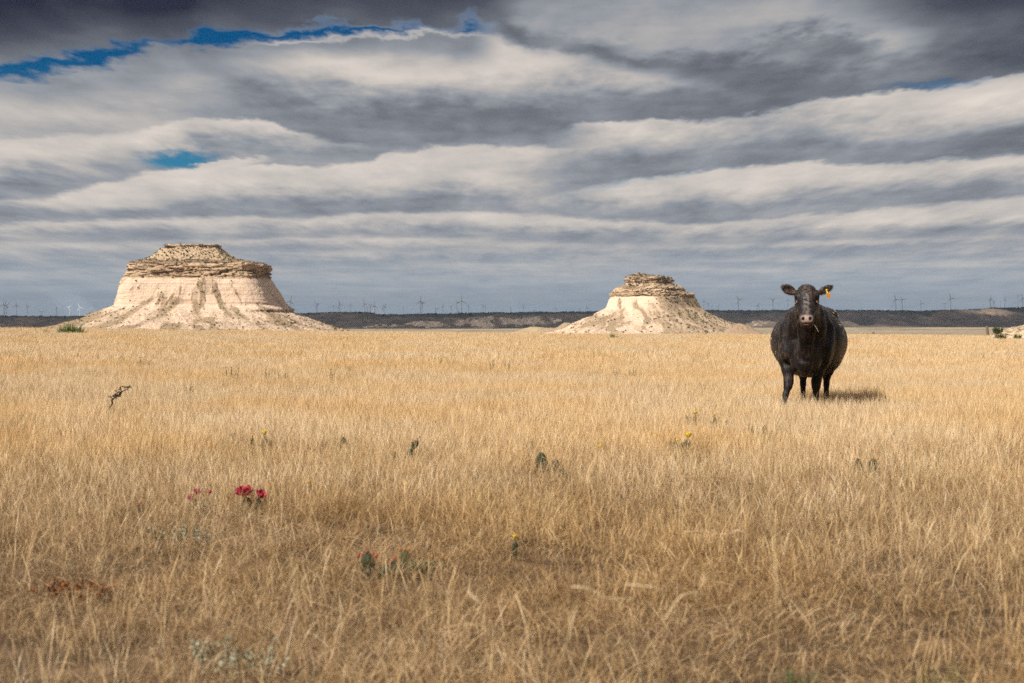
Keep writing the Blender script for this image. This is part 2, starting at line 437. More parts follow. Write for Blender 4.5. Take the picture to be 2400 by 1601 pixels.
c_ = N.cmix(N.ss(N.add(attr(N, 'cap'), N.mul(N.sub(n2, .5), 0.8)), 0.35, 0.7), c_, N.cmix(n2, (0.025, 0.032, 0.022), (0.055, 0.058, 0.038)))
N.l.new(c_, b.inputs['Base Color'])
tag(link('mesa', me, m_), kind='structure')

# low trees and brush on the lip of the escarpment, too many and too far to count
def blobs_mesh(name, P_, S_, seed=0, seg=6, flat=0.8):
    """many low irregular rounded clumps in one mesh"""
    r_ = np.random.default_rng(seed)
    ph = np.arange(seg) * 2 * PI / seg
    tv = [[0, 0, -0.35]] + [[math.cos(a) * 0.85, math.sin(a) * 0.85, 0.05] for a in ph] + [[math.cos(a + .4) * 0.62, math.sin(a + .4) * 0.62, 0.62] for a in ph] + [[0, 0, 0.95]]
    tv = np.array(tv); n = len(tv)
    q = []
    for i in range(seg):
        j = (i + 1) % seg
        q += [[0, 1 + j, 1 + i], [1 + i, 1 + j, 1 + seg + j], [1 + i, 1 + seg + j, 1 + seg + i], [1 + seg + i, 1 + seg + j, n - 1]]
    q = np.array(q)
    k = len(P_)
    V_ = tv[None] * (0.65 + 0.7 * r_.random((k, n, 1))) * np.array([1, 1, flat]) * np.asarray(S_)[:, None, None] + np.asarray(P_)[:, None, :]
    F_ = q[None] + (np.arange(k) * n)[:, None, None]
    rnd = np.repeat(r_.random(k), n)
    return mesh_np(name, V_.reshape(-1, 3), F_.reshape(-1, 3), smooth=False, attrs={'rnd': rnd})
m_leaf, N, b = mat('dark_brush_leaves', 0.9, 0.1)
N.l.new(N.cmix(attr(N, 'rnd'), (0.028, 0.036, 0.02), (0.075, 0.078, 0.045)), b.inputs['Base Color'])
K = 5200
tx = rng.uniform(-3400, 3400, K); 
li = 6000 + 140 * fbm(tx / 500, tx * 0 + 9, oct=3, seed=22)
ty = li - rng.uniform(-30, 190, K) * rng.random(K)
from_x = np.clip(((tx + 5200) / 10400 * (nx_ - 1)).astype(int), 0, nx_ - 1)
from_y = np.clip(np.searchsorted(my_, ty), 0, len(my_) - 1)
tz = MZ[from_y, from_x]
keep = fbm(tx / 90, ty / 90, oct=3, seed=61) > -0.25
me = blobs_mesh('distant_woodland', np.stack([tx, ty, tz + 0.6], -1)[keep], rng.uniform(2.0, 5.2, K)[keep] * 0.8, 5)
tag(link('distant_woodland', me, m_leaf), 'dark low woodland along the rim of the far escarpment', 'woodland', kind='stuff')

# ------------------------------------------------------------------ unseen cloud added to shade the escarpment, gapped to light some turbines
CH = 4200.0
off = -SUN_DIR / SUN_DIR.z * CH           # from cloud to its shadow
cx_ = np.linspace(-6500, 6500, 150); cy_ = np.linspace(4100, 16600, 150)
SX, SY = np.meshgrid(cx_, cy_, indexing='xy')           # where the shadow falls
PXs = 1200 + FPX * SX / SY
edge = np.interp(PXs, [-800, 300, 800, 1350, 1700, 2000, 2200, 2400, 3200], [4200, 4300, 4500, 4800, 5200, 5350, 5100, 4700, 4600])
mk = (SY - edge) / 260 + 0.8 * fbm(SX / 500, SY / 260, oct=3, seed=71)
mk = np.minimum(mk, 1.0)
def hole(px, w_px, y0, y1, k=2.2):
    global mk
    u_ = np.abs(PXs - px) / w_px; v_ = np.abs(SY - (y0 + y1) / 2) / ((y1 - y0) / 2)
    mk = mk - k * 2.2 * np.clip(1.1 - np.maximum(u_, v_), 0, 1) * 3
hole(176, 62, 9200, 16000); hole(885, 22, 11500, 16400); hole(990, 12, 11500, 13500); hole(1022, 16, 13500, 16400)
hole(1212, 32, 13500, 16400); hole(2060, 45, 14500, 16400); hole(2232, 20, 15500, 16400); hole(2350, 26, 9800, 15000)
hole(2300, 110, 5520, 5900, 1.0); hole(2010, 60, 5650, 5950, 0.9); hole(2100, 300, 3900, 5000, 1)
mk = np.minimum(mk, 1 + 0 * mk)
for a_ in (0, -1): mk[a_, :] = -1; mk[:, a_] = -1
th = np.clip(mk, 0, 1) ** 0.6
nz = fbm(SX / 700, SY / 700, oct=4, seed=73)
X0 = SX - off.x; Y0 = SY - off.y
topv = np.stack([X0, Y0, CH + 240 * th * (1 + 0.6 * nz)], -1).reshape(-1, 3)
botv = np.stack([X0, Y0, CH - 60 * th * (1 + 0.6 * nz) - 0.5], -1).reshape(-1, 3)
qf = grid_faces(150, 150)
ok = (mk.ravel()[qf] > 0).sum(1) >= 2
qf = qf[ok]
nv = len(topv)
from_edges = np.concatenate([qf[:, [0, 1]], qf[:, [1, 2]], qf[:, [2, 3]], qf[:, [3, 0]]])
key = np.sort(from_edges, 1); uq, idx, cnt = np.unique(key[:, 0].astype(np.int64) * nv + key[:, 1], return_index=True, return_counts=True)
be = from_edges[idx[cnt == 1]]
side = np.stack([be[:, 1], be[:, 0], be[:, 0] + nv, be[:, 1] + nv], -1)
allv = np.concatenate([topv, botv]); allf = np.concatenate([qf, qf[:, ::-1] + nv, side])
used = np.unique(allf); remap = -np.ones(len(allv), np.int64); remap[used] = np.arange(len(used))
me = mesh_np('cloud', allv[used], remap[allf])
m_, N, b = mat('shade_cloud_vapour', 1.0, 0.0)
b.inputs['Base Color'].default_value = (0.85, 0.86, 0.88, 1)
tr_ = N.new('ShaderNodeBsdfTranslucent'); tr_.inputs['Color'].default_value = (0.93, 0.94, 0.97, 1)
ms_ = N.new('ShaderNodeMixShader'); ms_.inputs[0].default_value = 0.75
N.l.new(b.outputs[0], ms_.inputs[1]); N.l.new(tr_.outputs[0], ms_.inputs[2])
N.l.new(ms_.outputs[0], N.n['Material Output'].inputs['Surface'])
tag(link('cloud', me, m_), kind='structure')  # stands out of view, added for the shadow it casts

# ------------------------------------------------------------------ buttes
def butte(name, D, axis_px, prof, depth, n_exp, seed, cliff, talus_rgn, label, turn=0.0, ledge=False, flank=False, bulge=-0.2, NT=760, NL=300):
    """prof: rows (y_px, left_px, right_px, kind 0 cap ledge / 1 pale wall / 2 talus) top to bottom"""
    mpp = D / FPX
    prof = sorted(prof)
    ys = np.array([p[0] for p in prof], float)
    zt = CAM_Z + (HOR - ys) * mpp
    lf = (axis_px - np.array([p[1] for p in prof])) * mpp
    rt = (np.array([p[2] for p in prof]) - axis_px) * mpp
    dp = np.array([p[3] for p in prof])            # depth factor
    ex = np.array([p[4] for p in prof])            # superellipse exponent
    kd = np.array([p[5] for p in prof], float)
    # levels, denser where the height changes less than the width
    s_ = np.concatenate([[0], np.cumsum(np.hypot(np.diff(zt), np.diff((lf + rt) / 2) * 0.7) * np.where(kd[:-1] < 0.35, 2.6, 1.0))])
    ls = np.linspace(0, s_[-1], NL)
    I = lambda v: np.interp(ls, s_, v)
    z, lf, rt, dp, ex, kd = map(I, (zt, lf, rt, dp, ex, kd))
    th_ = np.concatenate([np.linspace(PI * 1.02, 2 * PI * 0.99, int(NT * 0.72), endpoint=False), np.linspace(2 * PI * 0.99, PI * 3.02, NT - int(NT * 0.72), endpoint=False)])
    T, Zg = np.meshgrid(th_, z, indexing='xy')
    LF, RT, DP, EX, KD = [np.repeat(v[:, None], NT, 1) for v in (lf, rt, dp, ex, kd)]
    c, s = np.cos(T), np.sin(T)
    ph = math.radians(turn); c1, s1 = np.cos(T - ph), np.sin(T - ph)
    A = np.where(c > 0, RT, LF); Bd = (LF + RT) / 2 * DP
    rr = (np.abs(c1) ** EX + np.abs(s1) ** EX) ** (-1 / EX)
    x = A * rr * c / (rr * np.abs(c)).max(1)[:, None]; y = Bd * rr * s / (rr * np.abs(s)).max(1)[:, None]
    rl = np.hypot(x, y) + 1e-6
    ux, uy = x / rl, y / rl
    capw = 1 - sstep(KD, 0.5, 0.95); ledw = 1 - sstep(KD, 0.08, 0.3); talw = sstep(KD, 1.4, 1.9)
    wall = 1 - np.maximum(capw, talw)
    # ledges in the cap: bands of height with overhang, broken sideways
    zz = Zg + 1.2 * fbm(x / 30, y / 30, oct=2, seed=seed)
    led = vnoise(zz / 1.6, x * 0 + 2, seed=seed + 1) * 1.0 + vnoise(zz / 4.5, x * 0 + 7, seed=seed + 2) * 1.4
    chunk = fbm(x / 9, y / 9, Zg / 2.0, oct=4, seed=seed + 3)
    bite = np.clip(fbm(x / 16, y / 16, Zg / 3.2, oct=3, seed=seed + 4) - 0.12, 0, 1)
    fis = sstep(vnoise(T * 26 + 3 * vnoise(T * 9, zz / 3, seed=seed + 31), zz / 0.62, seed=seed + 30) + 0.25 * (vnoise(T * 7, zz / 2.4, seed=seed + 32) - .5), 0.72, 0.80)
    d = ledw * cliff * (bulge + 1.4 * (led - 1.2) + 2.1 * chunk - 5.5 * bite - 2.2 * fis)
    # pale wall: soft bedding and shallow flutes
    d += wall * (0.5 * fbm(x * 0 + 3, zz / 2.6, oct=2, seed=seed + 5) + 1.0 * fbm(x / 14, y / 14, Zg / 26, oct=4, seed=seed + 6))
    # talus lobes spreading down over the wall
    lob = fbm(np.cos(T) * rl / 26 * 1.0 + 50, Zg / 60, oct=4, seed=seed + 7)
    gul = 1 - 2 * np.abs(fbm((x + 0.25 * y) / 17, Zg / 45, oct=4, seed=seed + 8))
    d += talw * (3.6 * gul + 0.8 * fbm(x / 4, y / 4, Zg / 4, oct=3, seed=seed + 9)) * sstep(rl, 10, 60)
    rub = fbm(x / 2.4, y / 2.4, Zg / 2.4, oct=2, seed=seed + 10)
    d += 0.5 * rub * (0.4 + capw + 1.4 * talw) + 0.5 * fbm(x / 5, y / 5, Zg / 5, oct=3, seed=seed + 18) * (1 - capw)
    zrel = (z.max() - Zg) / (z.max() - z.min())
    lobe_h = talus_rgn[0] + talus_rgn[1] * fbm((x + 8 * np.sign(x) * zrel) / 22 + 9, Zg * 0 + 1, oct=3, seed=seed + 12)
    slide_dusk = sstep(zrel + 0.16 * fbm(x / 5, Zg / 14, oct=3, seed=seed + 13) + 0.1 * fbm(x / 11 + zrel * 2, Zg / 30, oct=3, seed=seed + 14), lobe_h - 0.02, lobe_h + 0.05)
    streak = sstep(fbm((x - (x - talus_rgn[2]) * 0.75 * zrel) / 6.5, Zg / 40 + y / 60, oct=4, seed=seed + 15), -0.22, 0.0)
    st2 = sstep(fbm((x - (x - talus_rgn[2]) * 0.85 * zrel) / 2.6, Zg / 15 + y / 40, oct=3, seed=seed + 16), -0.35, 0.1)
    holes_ = sstep(fbm(x / 13, Zg / 9, y / 30, oct=3, seed=seed + 17), 0.42, 0.55)
    slide_dusk = slide_dusk * streak * (0.35 + 0.65 * st2) * (1 - 0.8 * holes_)
    if flank: slide_dusk = np.maximum(slide_dusk, sstep(c + 0.25 * fbm(x / 9, Zg / 9, oct=3, seed=seed + 19), 0.05, 0.35) * (0.55 + 0.45 * st2))  # right flank's shaded dusk painted in together with its brush streaks
    slide_dusk = np.where(capw > 0.5, 0, slide_dusk)
    d += slide_dusk * (1 - capw) * 1.1
    if ledge:
        zl = CAM_Z + (HOR - 731) * mpp
        e_ = sstep(c, 0.30, 0.55) * np.exp(-((Zg - zl) / 1.1) ** 2)
        d -= 3.2 * e_ * (0.7 + 0.5 * chunk); d += 1.6 * sstep(c, 0.30, 0.5) * np.exp(-((Zg - zl - 3.0) / 1.6) ** 2)
    d *= sstep(-Zg, -(z.max() + 0.1), -(z.max() - 1.5)) * 0.7 + 0.3
    x2 = x + ux * d; y2 = y + uy * d
    tv_ = -math.atan2((axis_px - 1200) * mpp, D)      # square to the line of sight
    x2, y2 = x2 * math.cos(tv_) - y2 * math.sin(tv_), x2 * math.sin(tv_) + y2 * math.cos(tv_) + 14
    z2 = Zg + capw * 0.5 * chunk + 0.25 * rub
    # close the top
    cen = np.array([[x2[0].mean(), y2[0].mean(), z2[0].mean() + 0.4]])
    V_ = np.concatenate([np.stack([x2, y2, z2], -1).reshape(-1, 3), cen])
    F_ = grid_faces(NL, NT, wrap=True)
    jj = np.arange(NT)
    Ft = np.stack([np.full(NT, len(V_) - 1), (jj + 1) % NT, jj], -1)
    pad = lambda v, f: np.concatenate([np.clip(v, 0, 1).ravel(), [f]])
    me = mesh_np(name, V_, [F_[:, ::-1], Ft[:, ::-1]], attrs={'capw': pad(capw, 1), 'talw': pad(talw, 0), 'slide_dusk': pad(slide_dusk, 0),
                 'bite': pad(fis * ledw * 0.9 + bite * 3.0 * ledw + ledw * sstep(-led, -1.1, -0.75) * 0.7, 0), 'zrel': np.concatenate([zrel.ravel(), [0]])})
    o = link(name, me, M_butte, loc=((axis_px - 1200) * mpp, D, 0))
    return o, (x2 + o.location.x, y2 + D, z2, capw, talw, slide_dusk, s, zrel)

M_butte, N, b = mat('siltstone_and_sandstone', 0.95, 0.08)
tcn = N.new('ShaderNodeTexCoord'); obp = tcn.outputs['Object']
sp_ = N.new('ShaderNodeSeparateXYZ'); N.l.new(obp, sp_.inputs[0])
mpb = N.new('ShaderNodeMapping'); mpb.inputs['Scale'].default_value = (0.015, 0.015, 0.42); N.l.new(obp, mpb.inputs[0])
band = N.noise(mpb.outputs[0], 1.0, 5, 0.6, 0.3)
wallc = N.ramp(band, [(0.30, (0.48, 0.31, 0.20)), (0.40, (0.68, 0.49, 0.36)), (0.50, (0.82, 0.64, 0.50)), (0.58, (0.72, 0.53, 0.395)), (0.70, (0.52, 0.345, 0.23))])
gr = N.noise(obp, 1.3, 7, 0.72)
capc = N.ramp(N.add(N.mul(gr, 0.7), N.mul(N.noise(mpb.outputs[0], 3.2, 4, 0.6), 0.3)), [(0.30, (0.20, 0.12, 0.07)), (0.42, (0.46, 0.32, 0.20)), (0.56, (0.62, 0.46, 0.31)), (0.70, (0.72, 0.57, 0.41))])
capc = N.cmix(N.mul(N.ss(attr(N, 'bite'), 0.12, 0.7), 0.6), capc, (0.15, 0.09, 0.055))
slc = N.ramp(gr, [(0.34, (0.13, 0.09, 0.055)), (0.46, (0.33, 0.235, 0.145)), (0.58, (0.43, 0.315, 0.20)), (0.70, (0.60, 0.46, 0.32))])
g2 = N.noise(obp, 0.45, 6, 0.65)
c_ = N.cmix(attr(N, 'talw'), wallc, N.cmix(N.ss(g2, 0.42, 0.60), (0.78, 0.60, 0.46), (0.54, 0.38, 0.26)))
c_ = N.cmix(attr(N, 'slide_dusk'), c_, slc)
c_ = N.cmix(N.ss(N.add(attr(N, 'zrel'), N.mul(N.sub(g2, .5), 0.16)), 0.90, 0.96), c_, N.cmix(gr, (0.24, 0.20, 0.125), (0.42, 0.34, 0.21)))
c_ = N.cmix(attr(N, 'capw'), c_, capc)
spk = N.noise(obp, 0.55, 7, 0.78)
c_ = N.cmix(N.mul(N.ss(spk, 0.545, 0.62), N.add(0.18, N.mul(N.m('MAXIMUM', attr(N, 'slide_dusk'), attr(N, 'talw')), 0.5))), c_, (0.20, 0.145, 0.09))
c_ = N.cmix(N.mul(N.ss(spk, 0.455, 0.40), 0.35), c_, (0.74, 0.62, 0.48))
N.l.new(c_, b.inputs['Base Color'])
bump(N, b, N.noise(obp, 0.5, 8, 0.75), 1.0, 1.6)

# rows: y, left, right, depth factor, superellipse exponent, kind (0 cap, 1 pale wall, 2 loose slope)
left_prof = [
 (572.5, 383, 507, .55, 7, 0), (574, 380, 511, .55, 7, 0), (580, 379, 511, .56, 7, 0), (583, 372, 517, .58, 5, 0.30), (592, 362, 528, .6, 5, 0.30), (602, 347, 544, .62, 5, 0.30),
 (608, 333, 566, .63, 5, 0.25), (612, 312, 600, .64, 6, 0.15), (614, 300, 616, .66, 7, 0), (619, 298, 631, .66, 8, 0), (632, 296, 632, .66, 8, 0), (646, 291, 629, .67, 8, 0),
 (651, 290, 629, .67, 8, 0.2), (654, 287, 632, .67, 8, 1), (664, 282, 639, .68, 7, 1), (688, 275.5, 655, .69, 7, 1), (706, 269, 664, .70, 6.5, 1), (715, 266, 670, .70, 6, 1.1),
 (723, 250, 676, .72, 5, 1.6), (733, 228, 684, .74, 4, 1.8), (742, 205, 704, .77, 3.4, 2), (752, 180, 727, .80, 3, 2), (760, 150, 749, .83, 2.2, 2), (768, 105, 772, .86, 2.1, 2),
 (776, 40, 800, .90, 2, 2), (784, -60, 850, .95, 2, 2), (795, -200, 950, 1.0, 2, 2)]
oL, dL = butte('large_butte', 1230, 455, left_prof, 1, 4, 101, 1.0, (0.40, 0.26, 0), '', turn=-11, ledge=True, NL=340)
tag(oL, 'large flat-topped butte left of centre with banded tan cap and pale talus skirt', 'butte')
right_prof = [
 (640, 1490, 1506, .8, 2.6, 0), (643, 1484, 1513, .8, 2.6, 0), (646.5, 1478, 1556, .7, 4, 0), (650, 1473, 1573, .68, 7, 0), (656, 1472, 1578, .68, 7, 0), (660, 1474, 1577, .68, 7, 0),
 (663, 1476, 1573, .68, 7, .15), (668, 1466, 1590, .68, 7, .2), (674, 1456, 1604, .68, 7, 0), (680, 1447, 1600, .68, 7, .1), (684, 1441, 1612, .68, 7, .1), (688, 1436, 1625, .68, 7, 0), (693, 1435, 1628, .68, 7, .1),
 (696, 1433, 1630, .69, 7, 1), (706, 1428, 1636, .70, 7, 1), (715, 1425, 1640, .71, 7, 1), (723, 1420, 1646, .73, 6, 1.2), (731, 1406, 1655, .76, 4, 1.7), (740, 1390, 1672, .79, 4.4, 2),
 (752, 1364, 1700, .83, 3.8, 2), (758, 1350, 1722, .86, 3.2, 2), (768, 1330, 1740, .9, 2, 2), (778, 1300, 1762, .94, 2, 2), (790, 1240, 1800, 1.0, 2, 2), (800, 1180, 1850, 1.0, 2, 2)]
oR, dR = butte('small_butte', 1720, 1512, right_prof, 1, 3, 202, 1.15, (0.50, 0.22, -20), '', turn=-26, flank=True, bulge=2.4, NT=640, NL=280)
oR.rotation_euler = (0, 0, 0)
tag(oR, 'smaller stepped butte right of centre, left flank bright and right flank dusky', 'butte')

# brush dotted over the buttes
def sprinkle(dat, n, seed, smin, smax, org, rightw=0):
    x2, y2, z2, capw, talw, slide_dusk, s, zrel = dat
    r_ = np.random.default_rng(seed)
    wgt = (1 + 1.8 * (x2 > org.location.x + 15) * rightw) * (0.25 * capw + 1.1 * capw * (zrel < 0.19) + 1.3 * talw + 2.2 * slide_dusk + 0.04) * (s < 0.15)
    # loose brush also on the upper cap slope
    p = (wgt / wgt.sum()).ravel()
    k = r_.choice(len(p), n, p=p)
    return np.stack([x2.ravel()[k], y2.ravel()[k] - 0.35, z2.ravel()[k] + 0.1], -1), r_.uniform(smin, smax, n) * r_.uniform(0.4, 1, n)
P1, S1 = sprinkle(dL, 3600, 1, 0.25, 1.25, oL)
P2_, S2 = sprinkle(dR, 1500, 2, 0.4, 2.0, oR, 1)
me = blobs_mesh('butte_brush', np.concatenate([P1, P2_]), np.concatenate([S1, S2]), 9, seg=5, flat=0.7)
m_, N, b = mat('butte_brush_leaves', 0.9, 0.1)
N.l.new(N.cmix(attr(N, 'rnd'), (0.04, 0.045, 0.022), (0.17, 0.15, 0.075)), b.inputs['Base Color'])
tag(link('brush', me, m_), 'small dark shrubs and stones dotted over both buttes', 'brush', kind='stuff')

# low rubble mounds beside the right butte
def mound(name, px, py, wid, hgt, D, colr, seed, label, n=46):
    mpp = D / FPX
    r_ = np.linspace(0, 1, 26); a_ = np.linspace(0, 2 * PI, 90, endpoint=False)
    R_, A_ = np.meshgrid(r_, a_, indexing='ij')
    x = R_ * np.cos(A_) * wid / 2 * mpp; y = R_ * np.sin(A_) * wid / 2 * mpp * 0.6
    z = hgt * mpp * (1 - R_ ** 1.5) * (1 + 0.35 * fbm(x / (wid * mpp / 7), y / (wid * mpp / 7), oct=4, seed=seed)) - 1.0 * R_
    me = mesh_np(name, np.stack([x, y, z], -1).reshape(-1, 3), grid_faces(26, 90, wrap=True))
    c = point_at(px, py, D)
    m2, N2, b2 = mat(name + '_earth', 0.95, 0.05)
    t2 = N2.new('ShaderNodeTexCoord')
    nn = N2.noise(t2.outputs['Object'], 0.8 if D > 500 else 6.0, 7, 0.7)
    N2.l.new(N2.ramp(nn, [(0.35, tuple(v * 0.45 for v in colr)), (0.5, colr), (0.66, tuple(min(.7, v * 1.3) for v in colr))]), b2.inputs['Base Color'])
    bump(N2, b2, nn, 0.8, 0.5 if D > 500 else 0.05)
    o = link(name, me, m2, loc=c)
    return tag(o, label, 'mound')
mound('earth_mound', 1330, 787, 190, 26, 1900, (0.34, 0.25, 0.165), 5, 'pinkish low earth mound at the left foot of the smaller butte')
mound('earth_mound', 1260, 786, 160, 19, 2100, (0.38, 0.29, 0.18), 6, 'thin sandy rise between the meadow and the escarpment, left of the smaller butte')
mound('earth_mound', 1735, 792, 150, 30, 1640, (0.34, 0.24, 0.165), 7, 'brown rubble hump at the right foot of the smaller butte')

# ------------------------------------------------------------------ air
def box_mesh(name, x0, x1, y0, y1, z0, z1):
    v = [(x, y, z) for x in (x0, x1) for y in (y0, y1) for z in (z0, z1)]
    f = [(0, 1, 3, 2), (4, 6, 7, 5), (0, 4, 5, 1), (2, 3, 7, 6), (0, 2, 6, 4), (1, 5, 7, 3)]
    return mesh_np(name, np.array(v, float), np.array(f), smooth=False)
me = box_mesh('haze', -42000, 42000, -42000, 42000, -75, 190)
hm = bpy.data.materials.new('haze_air'); hm.use_nodes = True; hm.node_tree.nodes.clear()
H = NB(hm.node_tree); pv = H.new('ShaderNodeVolumePrincipled'); pv.inputs['Color'].default_value = (0.60, 0.76, 1.0, 1)
pv.inputs['Density'].default_value = 0.000024; pv.inputs['Anisotropy'].default_value = 0.0
ho = H.new('ShaderNodeOutputMaterial'); H.l.new(pv.outputs[0], ho.inputs['Volume'])
tag(link('haze', me, hm), kind='stuff')
# ------------------------------------------------------------------ where plants stand (photo pixel of the base)
def base(px, py): return at(px, py)
CACTI = [
 # x, y of the base, kind, size, label
 (582, 1212, 'pink', 1.15, 'dark prickly pear with the big crimson pink flower, right of the two pink bloomers'),
 (470, 1205, 'pink2', 1.0, 'prickly pear with slanting magenta flowers, left of the two pink bloomers'),
 (328, 1224, 'redbud', .85, 'single upright cactus pad with a rust red tip, left of the pink blooming cacti'),
 (612, 1062, 'yellow', 1.0, 'prickly pear clump with one big round yellow flower and dark pads, behind the crimson cactus'),
 (553, 1042, 'smallyellow', .75, 'small cactus with a little yellow bud, left of the big round yellow flower'),
 (522, 1046, 'orangebud', .6, 'tiny cactus with a brown orange bud, left of the little yellow bud'),
 (808, 1064, 'dark', .8, 'thin dark cactus pad alone in straw grass, between yellow flower and leaning cactus'),
 (948, 1098, 'lean', 1.15, 'dark green cactus leaning right with a row of orange buds on top'),
 (645, 1175, 'orangebud', 1.0, 'low cactus with brownish orange buds just right of the crimson flower'),
 (730, 1170, 'smallyellow', .9, 'low cactus with a yellow tip and tan buds, second cactus right of the crimson flower'),
 (1272, 1118, 'dark', 1.25, 'broad blackish round cactus pads near the middle of the meadow'),
 (1322, 1136, 'dark', .8, 'small dark green cactus just right of the broad blackish pads'),
 (1392, 1138, 'dark', .6, 'faint dark cactus pad half hidden in grass below the pale yellow flower'),
 (1397, 1085, 'yellow', .8, 'cactus with one pale yellow flower in straw grass, right of the blackish pads'),
 (1135, 1066, 'smallyellow', .75, 'small cactus with a dull yellow bud in the middle distance'),
 (1622, 1006, 'yellow', .8, 'cactus with a flat bright yellow flower, farthest yellow bloomer left of the cow'),
 (1678, 1014, 'smallyellow', .9, 'cactus with scattered small yellow flowers, just right of the flat bright yellow one'),
 (1604, 1072, 'yellowdark', 1.1, 'wide clump of black cactus pads with a yellow flower on its right side'),
 (1655, 1072, 'redbud', .55, 'little cactus with a pinkish red tip, right of the clump of black pads'),
 (1766, 1036, 'smallyellow', .8, 'small cactus with a single yellow flower, in front of the cow to its left'),
 (1795, 1032, 'dark', .7, 'dark thin cactus in front of the cow, right beside the single small yellow flower'),
 (2028, 1124, 'tworound', 1.1, 'pair of dark green cactus pads with orange rims, rightmost cactus of the meadow'),
 (1206, 1312, 'tallyellow', .8, 'upright dark cactus bud topped by one yellow flower in the near grass'),
 (862, 1362, 'redcrown', 1.05, 'dark cactus pad with a crown of red buds, in the near grass'),
 (922, 1362, 'redbud', .8, 'small red tipped cactus pad between the red crowned pad and the green cactus'),
 (960, 1358, 'orangegreen', 1.0, 'green cactus with an orange topped pad, right of the small red tipped one'),
 (1028, 1345, 'orangebud', .8, 'slim orange yellow cactus pad standing alone, right of the green cactus'),
]
SAGE = [(430, 1285, .34, .13, 'pale silvery sagebrush tuft in front of the pink blooming cacti'),
        (560, 1608, .30, .16, 'blue green sagebrush at the bottom edge left of centre')]
YUCCA = [(165, 789, 92, 34, 'largest spiky green yucca at the left end of the meadow crest'),
         (108, 787, 17, 15, 'small yucca just left of the largest one'),
         (530, 781, 22, 9, 'low grey green yucca in front of the large butte'),
         (1437, 802, 26, 22, 'spiky yucca in front of the left foot of the smaller butte'),
         (2218, 792, 20, 11, 'small yellowish yucca left of the tall fence post')]
BUSH = [(2289, 787, 15, 6, 'low dark bush just left of the tall fence post'),
        (2303, 788, 9, 9, 'small round green bush touching the tall fence post'),
        (2345, 790, 20, 14, 'yellow green bush at the left foot of the rubble mound'),
        (2362, 772, 18, 12, 'dark green bush on the left shoulder of the rubble mound'),
        (2385, 790, 14, 9, 'green tuft at the right end of the rubble mound foot')]
COW_AT = point_at(1890, 975, 17.9); COW_AT.z = float(ground_h(COW_AT.x, COW_AT.y))

clear = []      # (x, y, radius, forward length) of ground where tall grass thins out
for x, y, k, s, lb in CACTI:
    p = base(x, y); clear.append((p.x, p.y, 0.12 * s + 0.05, 0.22 + 0.085 * max(0, p.y - 7)))
for x, y, wd, hg, lb in SAGE:
    p = base(x, y); clear.append((p.x, p.y, wd * 0.7, 0.2))
for x, y in ((1690, 1275), (1300, 1330), (190, 1400), (330, 1560), (2330, 1490), (1960, 1330)):
    p = base(x, y); clear.append((p.x, p.y, 0.16, 0.15))
clear = np.array(clear)

# ------------------------------------------------------------------ grass
def clump(name, n, radius, h0, h1, w0, w1, lean0, lean1, curl, seed, segs=3, head=0.0, clumped=1.0):
    r_ = np.random.default_rng(seed)
    a = r_.uniform(0, 2 * PI, n); rr = radius * np.sqrt(r_.random(n)) ** clumped
    bx, by = rr * np.cos(a), rr * np.sin(a)
    h = r_.uniform(h0, h1, n); wd = r_.uniform(w0, w1, n)
    dr = a + r_.normal(0, 1.4, n)
    ln = r_.uniform(lean0, lean1, n) * r_.choice([1, 1, 1, 1.9], n)
    t = np.linspace(0, 1, segs + 1)
    tt = t[None, :]
    rad_ = ln[:, None] * h[:, None] * tt ** 1.8
    z = h[:, None] * (tt - curl * (0.5 + r_.random(n)[:, None]) * tt ** 2.6)
    side = r_.normal(0, 0.06, n)[:, None] * h[:, None] * np.sin(tt * PI * 1.3)
    cx = bx[:, None] + np.cos(dr)[:, None] * rad_ - np.sin(dr)[:, None] * side
    cy = by[:, None] + np.sin(dr)[:, None] * rad_ + np.cos(dr)[:, None] * side
    tw = dr + r_.uniform(0, PI, n)
    wprof = (1 - 0.85 * t ** 2.2) if head == 0 else np.interp(t, [0, .6, .78, .9, 1], [.8, .55, head, head * .8, .2])
    hw = wd[:, None] * 0.5 * wprof[None]
    ox, oy = np.cos(tw)[:, None] * hw, np.sin(tw)[:, None] * hw
    L_ = np.stack([cx - ox, cy - oy, z], -1); R_ = np.stack([cx + ox, cy + oy, z], -1)
    V_ = np.stack([L_, R_], 2).reshape(n, -1, 3)           # n, 2(segs+1), 3
    k = np.arange(segs)
    q = np.stack([2 * k, 2 * k + 1, 2 * k + 3, 2 * k + 2], -1)
    F_ = (q[None] + (np.arange(n) * 2 * (segs + 1))[:, None, None]).reshape(-1, 4)
    return mesh_np(name, V_.reshape(-1, 3), F_, smooth=True,
                   attrs={'rb': np.repeat(r_.random(n), 2 * (segs + 1)), 'tt': np.tile(np.repeat(t, 2), n)})

